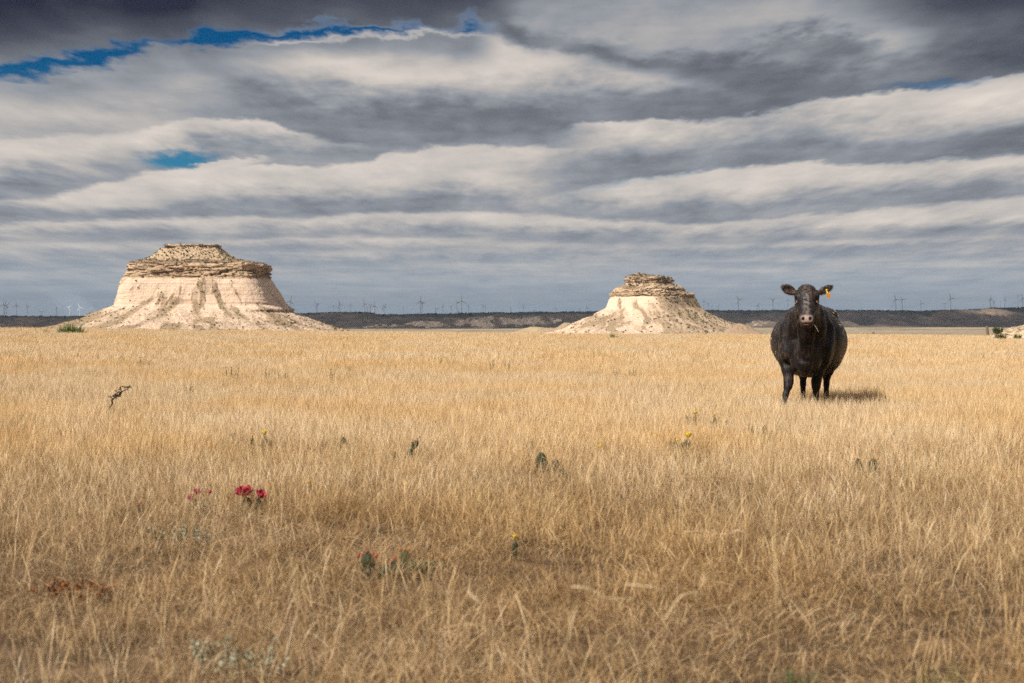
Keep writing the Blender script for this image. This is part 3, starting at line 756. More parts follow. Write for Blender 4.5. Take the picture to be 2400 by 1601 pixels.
def grass_mat(name, stops, golden, base_dark):
    m_ = bpy.data.materials.new(name); m_.use_nodes = True
    N = NB(m_.node_tree); b = m_.node_tree.nodes['Principled BSDF']
    b.inputs['Roughness'].default_value = 0.6; b.inputs['Specular IOR Level'].default_value = 0.25
    oi = N.new('ShaderNodeObjectInfo')
    rb = attr(N, 'rb'); tt = attr(N, 'tt')
    f = N.add(N.mul(rb, 0.8), N.mul(oi.outputs['Random'], 0.2))
    c = N.ramp(f, stops)
    geo = N.new('ShaderNodeNewGeometry')
    n = N.noise(geo.outputs['Position'], 0.22, 4, 0.6)
    n2 = N.noise(geo.outputs['Position'], 1.6, 4, 0.6)
    c = N.cmix(N.mul(N.ss(n, 0.42, 0.62), 0.75), c, golden, 'MULTIPLY')
    c = N.cmix(N.mul(N.ss(n2, 0.52, 0.68), 0.6), c, (0.66, 0.62, 0.48), 'MULTIPLY')
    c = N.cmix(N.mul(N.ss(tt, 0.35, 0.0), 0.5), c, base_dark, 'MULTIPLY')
    N.l.new(c, b.inputs['Base Color'])
    tr = N.new('ShaderNodeBsdfTranslucent'); N.l.new(c, tr.inputs['Color'])
    mx = N.new('ShaderNodeMixShader'); mx.inputs[0].default_value = 0.28
    N.l.new(b.outputs[0], mx.inputs[1]); N.l.new(tr.outputs[0], mx.inputs[2])
    N.l.new(mx.outputs[0], N.n['Material Output'].inputs['Surface'])
    return m_
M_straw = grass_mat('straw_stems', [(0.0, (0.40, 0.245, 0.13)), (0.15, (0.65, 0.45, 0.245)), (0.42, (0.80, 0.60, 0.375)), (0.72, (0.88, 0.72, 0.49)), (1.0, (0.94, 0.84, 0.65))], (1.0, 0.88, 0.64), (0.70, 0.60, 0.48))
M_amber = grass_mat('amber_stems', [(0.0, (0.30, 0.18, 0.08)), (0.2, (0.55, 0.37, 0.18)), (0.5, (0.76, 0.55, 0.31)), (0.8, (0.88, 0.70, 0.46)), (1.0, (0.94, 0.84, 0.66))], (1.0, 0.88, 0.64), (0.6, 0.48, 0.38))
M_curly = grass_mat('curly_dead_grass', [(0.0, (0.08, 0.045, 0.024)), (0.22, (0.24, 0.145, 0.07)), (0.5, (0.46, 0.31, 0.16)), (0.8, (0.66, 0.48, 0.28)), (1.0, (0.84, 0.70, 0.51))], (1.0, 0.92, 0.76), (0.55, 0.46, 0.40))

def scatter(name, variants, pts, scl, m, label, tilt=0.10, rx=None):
    c = bpy.data.collections.new(name + '_variants')
    for v in variants:
        v.materials.append(m)
        o = bpy.data.objects.new(v.name, v); c.objects.link(o)
    n = len(pts)
    r_ = np.random.default_rng(len(name) * 31 + n)
    rot = np.stack([r_.normal(0, tilt, n), r_.normal(0, tilt, n), r_.uniform(0, 2 * PI, n)], -1)
    me = bpy.data.meshes.new(name); me.vertices.add(n); me.vertices.foreach_set('co', np.asarray(pts, np.float32).ravel())
    a = me.attributes.new('rot', 'FLOAT_VECTOR', 'POINT'); a.data.foreach_set('vector', rot.astype(np.float32).ravel())
    a = me.attributes.new('scl', 'FLOAT', 'POINT'); a.data.foreach_set('value', np.asarray(scl, np.float32))
    a = me.attributes.new('idx', 'INT', 'POINT'); a.data.foreach_set('value', r_.integers(0, len(variants), n).astype(np.int32))
    o = bpy.data.objects.new(name, me); COL.objects.link(o)
    ng = bpy.data.node_groups.new(name + '_growth', 'GeometryNodeTree')
    ng.interface.new_socket('Geometry', in_out='INPUT', socket_type='NodeSocketGeometry')
    ng.interface.new_socket('Geometry', in_out='OUTPUT', socket_type='NodeSocketGeometry')
    gi = ng.nodes.new('NodeGroupInput'); go = ng.nodes.new('NodeGroupOutput')
    iop = ng.nodes.new('GeometryNodeInstanceOnPoints'); ci = ng.nodes.new('GeometryNodeCollectionInfo')
    ci.inputs['Collection'].default_value = c; ci.inputs['Separate Children'].default_value = True; ci.inputs['Reset Children'].default_value = True
    iop.inputs['Pick Instance'].default_value = True
    def na(nm, ty):
        x = ng.nodes.new('GeometryNodeInputNamedAttribute'); x.data_type = ty; x.inputs['Name'].default_value = nm
        return x.outputs['Attribute']
    ng.links.new(gi.outputs[0], iop.inputs['Points']); ng.links.new(ci.outputs[0], iop.inputs['Instance'])
    ng.links.new(na('idx', 'INT'), iop.inputs['Instance Index'])
    e2r = ng.nodes.new('FunctionNodeEulerToRotation'); ng.links.new(na('rot', 'FLOAT_VECTOR'), e2r.inputs[0]); ng.links.new(e2r.outputs[0], iop.inputs['Rotation'])
    ng.links.new(na('scl', 'FLOAT'), iop.inputs['Scale'])
    ng.links.new(iop.outputs[0], go.inputs[0])
    md = o.modifiers.new('growth', 'NODES'); md.node_group = ng
    me.materials.append(m)
    return tag(o, label, 'grass', kind='stuff')

def sector(n, r0, r1, half=27.0, seed=0):
    r_ = np.random.default_rng(seed)
    r = np.sqrt(r_.uniform(r0 * r0, r1 * r1, n)); a = np.radians(r_.uniform(-half, half, n))
    return np.stack([r * np.sin(a), r * np.cos(a)], -1)
def drop_clear(p, factor=1.0):
    ok = np.ones(len(p), bool)
    for cx, cy, cr, fl in clear:
        dx_ = p[:, 0] - cx * np.clip(p[:, 1] / cy, 0, 1); dy_ = cy - p[:, 1]
        ok &= ~((np.abs(dx_) < cr * factor) & (dy_ > -0.04) & (dy_ < fl))
    return ok
def put(p, lift=0.0):
    return np.stack([p[:, 0], p[:, 1], ground_h(p[:, 0], p[:, 1]) + lift], -1)
def sector_n(density, r0, r1, half=27.0):
    return int(density * 0.5 * (r1 * r1 - r0 * r0) * math.radians(2 * half))

# short curly mat, close by
vs = [clump('curly_tuft', 130, 0.24, 0.03, 0.11, 0.0014, 0.0028, 0.5, 1.6, 0.50, 300 + i, segs=4) for i in range(5)]
p = sector(sector_n(85, 2.3, 13), 2.3, 13, seed=1)
dens = 0.55 + 0.85 * fbm(p[:, 0] / 1.0, p[:, 1] / 1.0, oct=4, seed=81) 
ok = rng.random(len(p)) < np.clip(dens, 0.30, 1)
scatter('short_grass', vs, put(p[ok]), rng.uniform(0.7, 1.35, ok.sum()), M_curly, 'short curled dead grass matting the soil in the foreground', 0.25)
# thin standing stems, close by
vs = [clump('stem_tuft', 26, 0.32, 0.09, 0.29, 0.0013, 0.0022, 0.04, 0.36, 0.06, 320 + i, segs=4, head=1.6) for i in range(5)]
p = sector(sector_n(62, 2.9, 16), 2.9, 16, seed=2)
rr_ = np.hypot(p[:, 0], p[:, 1])
dens = (0.12 + 0.75 * sstep(rr_, 5.0, 12.0) + 0.45 * fbm(p[:, 0] / 1.1, p[:, 1] / 1.1, oct=4, seed=82)) * (1 - sstep(rr_, 11.5, 16))
ok = (rng.random(len(p)) < np.clip(dens, 0.0, 1)) & drop_clear(p)
scatter('tall_grass', vs, put(p[ok]), rng.uniform(0.6, 1.15, ok.sum()), M_amber, 'thin straw coloured grass stems standing in the foreground', 0.10)
# meadow from the middle distance to the crest
vs = [clump('meadow_tuft', 96, 0.38, 0.07, 0.25, 0.0022, 0.0042, 0.05, 0.32, 0.10, 340 + i, segs=3, head=1.1) for i in range(6)]
p = sector(sector_n(34, 9.0, 34), 9.0, 34, seed=3)
dens = (0.08 + 0.92 * sstep(np.hypot(p[:, 0], p[:, 1]), 9.5, 16)) * (0.95 + 0.5 * fbm(p[:, 0] / 2.2, p[:, 1] / 2.2, oct=4, seed=83))
ok = (rng.random(len(p)) < np.clip(dens, 0.0, 1)) & drop_clear(p)
scatter('meadow_grass', vs, put(p[ok]), rng.uniform(0.7, 1.2, ok.sum()), M_straw, 'dense straw coloured grass round the cow', 0.08)
vs = [clump('far_tuft', 90, 0.42, 0.11, 0.30, 0.007, 0.012, 0.06, 0.34, 0.08, 360 + i, segs=2) for i in range(6)]
p = sector(sector_n(11, 32, 104, 25), 32, 104, 25, seed=4)
scatter('distant_grass', vs, put(p), rng.uniform(0.7, 1.15, len(p)), M_straw, 'pale straw coloured grass reaching to the meadow crest', 0.06)
# bent pale straws close to the camera
def straw(name, pts, w_):
    pts = [Vector(q) for q in pts]
    n = 24; V_ = []; F_ = []
    for i in range(n + 1):
        t = i / n * (len(pts) - 1); k = min(int(t), len(pts) - 2); f = t - k
        p0 = pts[max(k - 1, 0)]; p1 = pts[k]; p2 = pts[k + 1]; p3 = pts[min(k + 2, len(pts) - 1)]
        c = 0.5 * ((2 * p1) + (p2 - p0) * f + (2 * p0 - 5 * p1 + 4 * p2 - p3) * f * f + (3 * p1 - p0 - 3 * p2 + p3) * f ** 3)
        for j in range(4):
            a = j * PI / 2
            V_.append(c + Vector((math.cos(a), math.sin(a) * 0.4, math.sin(a))) * w_ * (1 - 0.6 * i / n))
    return V_, grid_faces(n + 1, 4, wrap=True)
AV, AF = [], []
def add_straw(pix, y, w_):
    V_, F_ = straw('s', [point_at(px, py, y + dy) for px, py, dy in pix], w_)
    AF.append(F_ + len(AV)); AV.extend(V_)
add_straw([(1745, 1090, .3), (1800, 1030, .15), (1865, 993, 0), (1955, 992, -.1)], 2.6, 0.0011)
add_straw([(1640, 1601, .3), (1650, 1470, .1), (1641, 1380, 0), (1655, 1340, 0)], 3.2, 0.0022)
add_straw([(1560, 1450, 0), (1600, 1395, 0), (1665, 1400, 0.05), (1710, 1450, .1)], 3.3, 0.0020)
add_straw([(1470, 1370, 0), (1540, 1380, 0), (1590, 1420, 0.05), (1600, 1470, .1)], 3.5, 0.0018)
add_straw([(1095, 1385, 0), (1130, 1420, 0), (1160, 1470, .1)], 3.6, 0.0022)
add_straw([(1825, 1600, .2), (1822, 1420, 0), (1815, 1280, 0), (1800, 1215, 0)], 3.2, 0.0020)
add_straw([(1300, 1601, .2), (1330, 1500, 0), (1350, 1420, 0)], 3.2, 0.0022)
add_straw([(1340, 1375, 0), (1380, 1380, 0), (1420, 1400, 0), (1480, 1403, 0)], 3.4, 0.0018)
me = mesh_np('loose_straw', np.array([list(v) for v in AV]), np.concatenate(AF), attrs={'rb': np.full(len(AV), 0.95), 'tt': np.full(len(AV), .8)})
tag(link('loose_straw', me, M_straw), 'long pale bent straws close to the viewer, out of focus', 'grass', kind='stuff')
# ------------------------------------------------------------------ cow: one continuous surface from a smooth union
H_ = 0.0105
GX = np.arange(-0.62, 0.66, H_); GY = np.arange(-1.50, 1.52, H_); GZ = np.arange(-0.03, 1.68, H_)
FLD = np.full((len(GX), len(GY), len(GZ)), 1.0, np.float32)
def _slab(lo, hi, pad):
    s = []
    for g, a, b_ in zip((GX, GY, GZ), lo, hi):
        i0 = max(0, int((a - pad - g[0]) / H_)); i1 = min(len(g), int((b_ + pad - g[0]) / H_) + 2)
        s.append(slice(i0, max(i1, i0 + 1)))
    return tuple(s)
def _smin(sl, d, k):
    f = FLD[sl]; h = np.clip(0.5 + 0.5 * (f - d) / k, 0, 1)
    FLD[sl] = (f * (1 - h) + d * h - k * h * (1 - h)).astype(np.float32)
def _grid(sl):
    return np.meshgrid(GX[sl[0]], GY[sl[1]], GZ[sl[2]], indexing='ij', sparse=True)
def ell(c, r, k=0.05, rot=None, sub=False):
    R = max(r); pad = k + 0.10
    sl = _slab([v - R for v in c], [v + R for v in c], pad)
    X, Y, Z = _grid(sl)
    X = X - c[0]; Y = Y - c[1]; Z = Z - c[2]
    if rot is not None:
        M = Euler([math.radians(v) for v in rot]).to_matrix().transposed()
        X, Y, Z = (M[0][0] * X + M[0][1] * Y + M[0][2] * Z, M[1][0] * X + M[1][1] * Y + M[1][2] * Z, M[2][0] * X + M[2][1] * Y + M[2][2] * Z)
    q = np.sqrt((X / r[0]) ** 2 + (Y / r[1]) ** 2 + (Z / r[2]) ** 2)
    g = np.sqrt((X / r[0] ** 2) ** 2 + (Y / r[1] ** 2) ** 2 + (Z / r[2] ** 2) ** 2) + 1e-6
    d = q * (q - 1) / g
    if sub:
        f = FLD[sl]; d = -d; h = np.clip(0.5 - 0.5 * (f - d) / k, 0, 1)
        FLD[sl] = (f * (1 - h) + d * h + k * h * (1 - h)).astype(np.float32)
    else: _smin(sl, d, k)
def cap_(a, b_, r1, r2, k=0.04, fx=1.0):
    """tapered capsule; fx squeezes it sideways"""
    R = max(r1, r2); pad = k + 0.08
    lo = [min(p, q) - R for p, q in zip(a, b_)]; hi = [max(p, q) + R for p, q in zip(a, b_)]
    sl = _slab(lo, hi, pad); X, Y, Z = _grid(sl)
    bx, by, bz = [q - p for p, q in zip(a, b_)]
    L2 = bx * bx + by * by + bz * bz
    t = np.clip(((X - a[0]) * bx + (Y - a[1]) * by + (Z - a[2]) * bz) / L2, 0, 1)
    dx_, dy_, dz_ = (X - a[0] - t * bx) / fx, Y - a[1] - t * by, Z - a[2] - t * bz
    d = (np.sqrt(dx_ ** 2 + dy_ ** 2 + dz_ ** 2) - (r1 + (r2 - r1) * t)) * min(1, fx)
    _smin(sl, d, k)
def chain(pts, k=0.03, fx=1.0):
    for (p, r), (q, s) in zip(pts[:-1], pts[1:]): cap_(p, q, r, s, k, fx)

# trunk
ell((0.025, 0.35, 0.875), (0.485, 0.66, 0.425), .06)
ell((0.06, 0.05, 0.90), (0.40, 0.50, 0.42), .08)
ell((0.06, 0.38, 0.66), (0.36, 0.50, 0.24), .08)             # hanging belly
ell((0.10, 0.92, 0.99), (0.32, 0.42, 0.36), .08)             # rump
ell((-0.13, 0.80, 1.23), (0.12, 0.20, 0.10), .09); ell((0.29, 0.82, 1.20), (0.11, 0.20, 0.09), .09)   # hips
cap_((0.0, -0.30, 1.27), (0.09, 1.05, 1.29), .07, .06, .12)  # back line
ell((-0.005, -0.28, 0.97), (0.30, 0.34, 0.36), .08)          # shoulders
ell((-0.215, -0.36, 0.86), (0.115, 0.20, 0.24), .05, (0, 6, 0)); ell((0.20, -0.34, 0.87), (0.12, 0.20, 0.25), .05, (0, -6, 0))
ell((-0.235, -0.47, 0.77), (0.085, 0.10, 0.12), .05); ell((0.215, -0.45, 0.77), (0.085, 0.10, 0.12), .05)   # shoulder points
ell((-0.01, -0.50, 0.76), (0.20, 0.22, 0.26), .07)           # chest
chain([((-0.01, -0.60, 0.78), .14), ((-0.02, -0.66, 0.62), .09), ((-0.025, -0.66, 0.505), .035)], .06)
chain([((-0.09, -0.58, 0.64), .09), ((-0.10, -0.45, 0.58), .08)], .05); chain([((0.07, -0.58, 0.64), .09), ((0.08, -0.45, 0.58), .08)], .05)
# neck, throat, folds
chain([((0, -0.25, 1.10), .26), ((0.0, -0.55, 1.15), .215), ((0.0, -0.86, 1.32), .145)], .08, 0.92)
chain([((-0.0, -0.98, 1.17), .070), ((-0.01, -0.82, 0.98), .085), ((-0.015, -0.72, 0.78), .075)], .05)
for sx_ in (-1, 1):
    chain([((sx_ * .105, -0.99, 1.20), .014), ((sx_ * .085, -0.90, 1.03), .016), ((sx_ * .050, -0.80, 0.86), .015), ((sx_ * .02, -0.76, 0.70), .010)], .045)
    chain([((sx_ * .13, -0.62, 1.22), .05), ((sx_ * .155, -0.58, 1.05), .05), ((sx_ * .15, -0.54, 0.90), .04)], .09)
    chain([((sx_ * .17, -0.30, 1.22), .06), ((sx_ * .235, -0.36, 1.05), .06), ((sx_ * .25, -0.38, 0.90), .05)], .10)
# head
ell((0, -0.96, 1.425), (0.137, 0.15, 0.135), .03)
ell((0, -0.93, 1.515), (0.085, 0.09, 0.060), .05)
chain([((0, -1.00, 1.40), .128), ((0, -1.12, 1.28), .098), ((0, -1.235, 1.175), .082)], .04, 1.0)
for sx_ in (-1, 1):
    ell((sx_ * .080, -0.99, 1.31), (.062, .11, .13), .04, (25, 0, 0))
    ell((sx_ * .108, -1.035, 1.437), (.040, .050, .034), .025)             # brow
    ell((sx_ * .128, -1.072, 1.368), (.017, .018, .019), .012, sub=True)     # eye socket
    chain([((sx_ * .088, -1.075, 1.375), .014), ((sx_ * .06, -1.18, 1.25), .012)], .02)
    ell((sx_ * .040, -1.285, 1.178), (.036, .035, .035), .02)
ell((0, -1.262, 1.160), (0.098, 0.062, 0.062), .03)
ell((0, -1.235, 1.100), (0.075, 0.065, 0.038), .022)
chain([((0, -0.98, 1.24), .085), ((0, -1.20, 1.105), .055)], .03)
for sx_ in (-1, 1):
    ell((sx_ * .041, -1.326, 1.172), (.015, .036, .022), .006, (0, sx_ * -25, 0), sub=True)
ell((0, -1.32, 1.118), (0.085, 0.035, 0.006), .008, sub=True)
# ears
def ear(sx_, root, tip, wid, th_=0.020):
    c = [(p + q) / 2 for p, q in zip(root, tip)]
    L_ = math.dist(root, tip) / 2
    an = math.degrees(math.atan2(tip[2] - root[2], abs(tip[0] - root[0])))
    ell(c, (L_ + .012, th_, wid), .02, (12, -sx_ * an, -sx_ * 12))
    ell((c[0] + sx_ * .008, c[1] - th_ * 1.15, c[2] - 0.004), (L_ * .72, th_ * 0.9, wid * .66), .012, (12, -sx_ * an, -sx_ * 12), sub=True)
    cap_((sx_ * .11, -.95, 1.475), root, .040, .030, .02)
ear(-1, (-.135, -.95, 1.478), (-.285, -.925, 1.560), .056)
ear(1, (.135, -.95, 1.480), (.292, -.925, 1.555), .043)
# legs
chain([((-.20, -.28, .84), .15), ((-.225, -.33, .66), .115), ((-.222, -.38, .55), .078), ((-.215, -.43, .40), .056), ((-.222, -.445, .34), .048), ((-.25, -.47, .24), .034), ((-.268, -.50, .13), .034), ((-.278, -.53, .085), .042), ((-.285, -.56, .04), .042)], .03)
chain([((.18, -.28, .84), .15), ((.175, -.30, .66), .115), ((.145, -.33, .55), .078), ((.118, -.36, .40), .057), ((.115, -.36, .34), .050), ((.11, -.35, .24), .034), ((.108, -.35, .13), .034), ((.108, -.37, .085), .042), ((.108, -.40, .04), .042)], .03)
chain([((-.06, .92, .82), .20), ((-.075, .80, .62), .135), ((-.055, .92, .48), .075), ((-.045, 1.02, .42), .056), ((-.045, 1.0, .30), .036), ((-.045, .97, .13), .036), ((-.045, .95, .085), .044), ((-.045, .92, .04), .044)], .03)
chain([((.27, .92, .82), .19), ((.30, .80, .62), .13), ((.272, .92, .48), .074), ((.262, 1.02, .42), .055), ((.258, 1.0, .30), .036), ((.255, .97, .13), .036), ((.255, .95, .085), .044), ((.255, .92, .04), .044)], .03)
ell((.10, .72, .52), (.13, .13, .09), .05)                                                        # udder
chain([((.12, 1.30, 1.22), .035), ((.13, 1.38, 1.05), .026), ((.13, 1.38, .55), .018), ((.13, 1.37, .40), .045), ((.13, 1.37, .28), .02)], .02)

def surface_nets(F):
    S = F < 0
    nx, ny, nz = F.shape
    c = np.zeros((nx - 1, ny - 1, nz - 1), np.int8)
    for i in (0, 1):
        for j in (0, 1):
            for k in (0, 1): c += S[i:nx - 1 + i, j:ny - 1 + j, k:nz - 1 + k]
    act = (c > 0) & (c < 8)
    ids = -np.ones(act.shape, np.int64); n = act.sum(); ids[act] = np.arange(n)
    I, J, K = np.nonzero(act)
    P = np.zeros((n, 3)); Cn = np.zeros(n)
    cor = [(0, 0, 0), (1, 0, 0), (0, 1, 0), (1, 1, 0), (0, 0, 1), (1, 0, 1), (0, 1, 1), (1, 1, 1)]
    for a in range(8):
        for b_ in range(a + 1, 8):
            da = np.array(cor[a]); db = np.array(cor[b_])
            if np.abs(da - db).sum() != 1: continue
            fa = F[I + da[0], J + da[1], K + da[2]]; fb = F[I + db[0], J + db[1], K + db[2]]
            m = (fa < 0) != (fb < 0)
            t = np.where(m, fa / np.where(m, fa - fb, 1), 0)
            P += m[:, None] * (da + (db - da) * t[:, None]); Cn += m
    P /= Cn[:, None]
    V_ = np.stack([GX[0] + (I + P[:, 0]) * H_, GY[0] + (J + P[:, 1]) * H_, GZ[0] + (K + P[:, 2]) * H_], -1)
    faces = []
    for ax in range(3):
        sl0 = [slice(None)] * 3; sl1 = [slice(None)] * 3
        sl0[ax] = slice(0, -1); sl1[ax] = slice(1, None)
        ch = S[tuple(sl0)] != S[tuple(sl1)]
        e = np.array(np.nonzero(ch)).T
        o1, o2 = [a for a in range(3) if a != ax]
        ok = (e[:, o1] > 0) & (e[:, o2] > 0) & (e[:, o1] < F.shape[o1] - 1) & (e[:, o2] < F.shape[o2] - 1)
        e = e[ok]
        inside = S[tuple(e.T)]
        q = []
        for (u_, v_) in ((0, 0), (-1, 0), (-1, -1), (0, -1)):
            w_ = e.copy(); w_[:, o1] += u_; w_[:, o2] += v_; q.append(ids[tuple(w_.T)])
        q = np.stack(q, -1)
        fl = inside if ax != 1 else ~inside
        q[~fl] = q[~fl][:, ::-1]
        faces.append(q)
    return V_, np.concatenate(faces)
CV, CF = surface_nets(FLD)
# light smoothing and wrinkles
nb = np.zeros_like(CV); ct = np.zeros(len(CV))
for a, b_ in ((0, 1), (1, 2), (2, 3), (3, 0)):
    np.add.at(nb, CF[:, a], CV[CF[:, b_]]); np.add.at(ct, CF[:, a], 1)
CV = CV * 0.6 + 0.4 * nb / ct[:, None]
hide = fbm(CV[:, 0] * 7, CV[:, 2] * 2.2, CV[:, 1] * 5, oct=3, seed=91)
body_w = sstep(CV[:, 1], -0.85, -0.6)
cen = np.array([0.03, 0.2, 0.9]); dd = CV - cen; dd /= np.linalg.norm(dd, axis=1)[:, None]
CV = CV + dd * (hide * 0.007 * body_w)[:, None]
x, y, z = CV.T
nose = np.exp(-(((x) / .066) ** 4 + ((y + 1.30) / .055) ** 4 + ((z - 1.168) / .045) ** 4)) 
lips = np.exp(-(((x) / .085) ** 4 + ((y + 1.29) / .06) ** 4 + ((z - 1.105) / .035) ** 4))
face = sstep(-y, 0.88, 1.0) * sstep(z, 1.10, 1.2)
inear = np.exp(-(((np.abs(x) - .205) / .055) ** 4 + ((z - 1.50) / .035) ** 4)) * sstep(-y, .93, .95)
flank = sstep(y, -0.15, 0.15)
nostril = np.exp(-(((np.abs(x) - .041) / .015) ** 4 + ((z - 1.172) / .021) ** 4)) * sstep(-y, 1.25, 1.28)
COW = empty('cow', COW_AT, math.radians(0))
COW.rotation_euler = (0, 0, -math.atan2(COW_AT.x, COW_AT.y))
me = mesh_np('cow_body', CV, CF, attrs={'nose': nose, 'lips': lips, 'face': face, 'inear': inear, 'flank': flank, 'nostril': nostril})
m_, N, b = mat('black_cowhide', 0.46, 0.30)
t_ = N.new('ShaderNodeTexCoord'); ob = t_.outputs['Object']
mp = N.new('ShaderNodeMapping'); mp.inputs['Scale'].default_value = (30, 12, 5); N.l.new(ob, mp.inputs[0])
hn = N.noise(mp.outputs[0], 1.0, 6, 0.65, 0.8)
n5 = N.noise(ob, 7.0, 5, 0.6)
coat = N.ramp(N.add(N.mul(hn, 0.6), N.mul(n5, 0.4)), [(0.40, (0.003, 0.0022, 0.0028)), (0.53, (0.009, 0.0065, 0.007)), (0.66, (0.090, 0.056, 0.044))])
sp_ = N.new('ShaderNodeSeparateXYZ'); N.l.new(ob, sp_.inputs[0])
# grey face stripe with the lit nose bridge painted in, brown mottling on the forehead
lit_blz = N.mul(N.ss(N.add(N.m('ABSOLUTE', sp_.outputs[0]), N.mul(n5, 0.05)), 0.10, 0.02), attr(N, 'face'))
coat = N.cmix(N.mul(lit_blz, N.ss(N.noise(ob, 30, 5, 0.65), 0.42, 0.62)), coat, (0.17, 0.14, 0.13))
coat = N.cmix(N.mul(N.mul(attr(N, 'face'), N.ss(sp_.outputs[2], 1.42, 1.55)), N.ss(N.noise(ob, 60, 4, 0.6), 0.46, 0.66)), coat, (0.14, 0.09, 0.065))
speck = N.mul(attr(N, 'flank'), N.ss(N.noise(ob, 46, 3, 0.6), 0.665, 0.70))
coat = N.cmix(N.mul(speck, N.ss(N.noise(ob, 4, 3, .6), 0.40, 0.55)), coat, (0.38, 0.29, 0.19))
coat = N.cmix(attr(N, 'lips'), coat, (0.045, 0.022, 0.018))
coat = N.cmix(N.m('MINIMUM', N.mul(attr(N, 'nose'), 1.2), 1.0), coat, N.cmix(N.noise(ob, 40, 4, .6), (0.24, 0.15, 0.125), (0.48, 0.37, 0.33)))
coat = N.cmix(N.m('MINIMUM', N.mul(attr(N, 'nostril'), 1.5), 1.0), coat, (0.01, 0.007, 0.006))
coat = N.cmix(N.mul(attr(N, 'inear'), 0.55), coat, (0.30, 0.19, 0.16))
N.l.new(coat, b.inputs['Base Color'])
b.inputs['Sheen Weight'].default_value = 0.04; b.inputs['Sheen Roughness'].default_value = 0.4; b.inputs['Sheen Tint'].default_value = (0.8, 0.65, 0.55, 1)
bump(N, b, N.add(N.mul(hn, 0.5), N.mul(N.noise(ob, 90, 4, 0.7), 0.5)), 0.8, 0.012)
M_hide = m_
link('body', me, M_hide, COW)
tag(COW, 'black cow facing the viewer with an orange ear tag, standing in dry grass', 'cow')
def lathe(prof, n=16):
    V_ = []; 
    for r, z_ in prof:
        for j in range(n): V_.append((r * math.cos(2 * PI * j / n), r * math.sin(2 * PI * j / n), z_))
    return np.array(V_), grid_faces(len(prof), n, wrap=True)
# eyes, hooves, tag
m_eye = plain('dark_wet_eye', (0.02, 0.012, 0.010), 0.08, 0.6)
m_lid = plain('pale_eye_rim', (0.34, 0.24, 0.21), 0.6)
m_hoof = plain('dark_hoof', (0.05, 0.045, 0.04), 0.5)
m_tagm = plain('orange_plastic', (0.60, 0.22, 0.015), 0.45, 0.4, 0.15)
m_tagy = plain('yellow_plastic', (0.85, 0.55, 0.04), 0.45, 0.4, 0.1)
V_, F_ = lathe([(0.001, -.019)] + [(.019 * math.cos(a), .019 * math.sin(a)) for a in np.linspace(-1.3, 1.3, 9)] + [(0.001, .019)])
me_eye = mesh_np('eye', V_, F_[:, ::1])
V_ = []; nr = 20
for i in range(nr):
    a = 2 * PI * i / nr
    for j in range(6):
        q = 2 * PI * j / 6
        V_.append(((.019 + .0040 * math.cos(q)) * math.cos(a), .0040 * math.sin(q), (.012 + .0040 * math.cos(q)) * math.sin(a)))
me_lid = mesh_np('eyelid', np.array(V_), grid_faces(nr, 6, wrap=True))
me_lid_f = np.concatenate([grid_faces(nr, 6, wrap=True), np.array([[(nr - 1) * 6 + j, (nr - 1) * 6 + (j + 1) % 6, (j + 1) % 6, j] for j in range(6)])])
me_lid = mesh_np('eyelid', np.array(V_), me_lid_f)
for s_ in (-1, 1):
    e = link('eye', me_eye, m_eye, COW, (s_ * .124, -1.074, 1.368))
    l_ = link('eyelid', me_lid, m_lid, e, (s_ * .004, -.014, 0)); l_.rotation_euler = (math.radians(-20), math.radians(s_ * 28), math.radians(s_ * 38))
V_, F_ = lathe([(.001, 0), (.055, 0), (.052, .015), (.042, .06), (.030, .075), (.001, .078)], 18)
V_ = V_ * np.array([0.85, 1.15, 1]); cl = np.abs(V_[:, 0]) < .006; V_[cl & (V_[:, 1] < -.02), 1] += .014
me_h = mesh_np('hoof', V_, F_)
for (hx, hy) in ((-.285, -.565), (.108, -.405), (-.045, .915), (.255, .915)): link('hoof', me_h, m_hoof, COW, (hx, hy, 0.0))
def rbox(w_, d_, h_, c=.006):
    """flat plate with clipped corners standing in x z"""
    p = [(-w_ + c, -h_), (w_ - c, -h_), (w_, -h_ + c), (w_, h_ * .45), (w_ * .45, h_), (-w_ * .45, h_), (-w_, h_ * .45), (-w_, -h_ + c)]
    n = len(p)
    V_ = [(x_, y_, z_) for y_ in (-d_, d_) for x_, z_ in p]
    F_ = [[i, (i + 1) % n, n + (i + 1) % n, n + i] for i in range(n)]
    return np.array(V_), [np.array(F_), np.array([list(range(n))[::-1], list(range(n, 2 * n))])]
V_, F_ = rbox(.023, .0015, .029)
et = link('ear_tag', mesh_np('ear_tag', V_, F_, smooth=False), m_tagm, COW, (.252, -.965, 1.452)); et.rotation_euler = (math.radians(-8), math.radians(-6), math.radians(12))
et['label'] = 'orange ear tag with dark marks hanging under a yellow button'
ZZ = [(-.014, .006, -.004, .020), (-.014, .006, .004, .004), (-.002, -.018, -.012, .004)]
V_ = []; F_l = []
def plate(x0, x1, z0, z1):
    k = len(V_)
    for y_ in (-.0019, -.0013):
        for xx, zz in ((x0, z0), (x1, z0), (x1, z1), (x0, z1)): V_.append((xx, y_, zz))
    for f in ([0, 1, 2, 3], [4, 7, 6, 5], [0, 4, 5, 1], [1, 5, 6, 2], [2, 6, 7, 3], [3, 7, 4, 0]): F_l.append([k + q for q in f])
for (x0, x1, z0, z1) in ((-.019, -.013, -.020, -.008), (-.015, -.008, .000, .006), (-.004, .003, -.012, -.006), (.004, .012, .002, .008), (.009, .016, -.020, -.013), (.016, .021, -.006, .000), (-.003, .002, -.025, -.021)): plate(x0, x1, z0, z1)
mk_ = link('tag_marking', mesh_np('tag_marking', np.array(V_), np.array(F_l), smooth=False), plain('black_ink', (.03, .02, .015)), et)
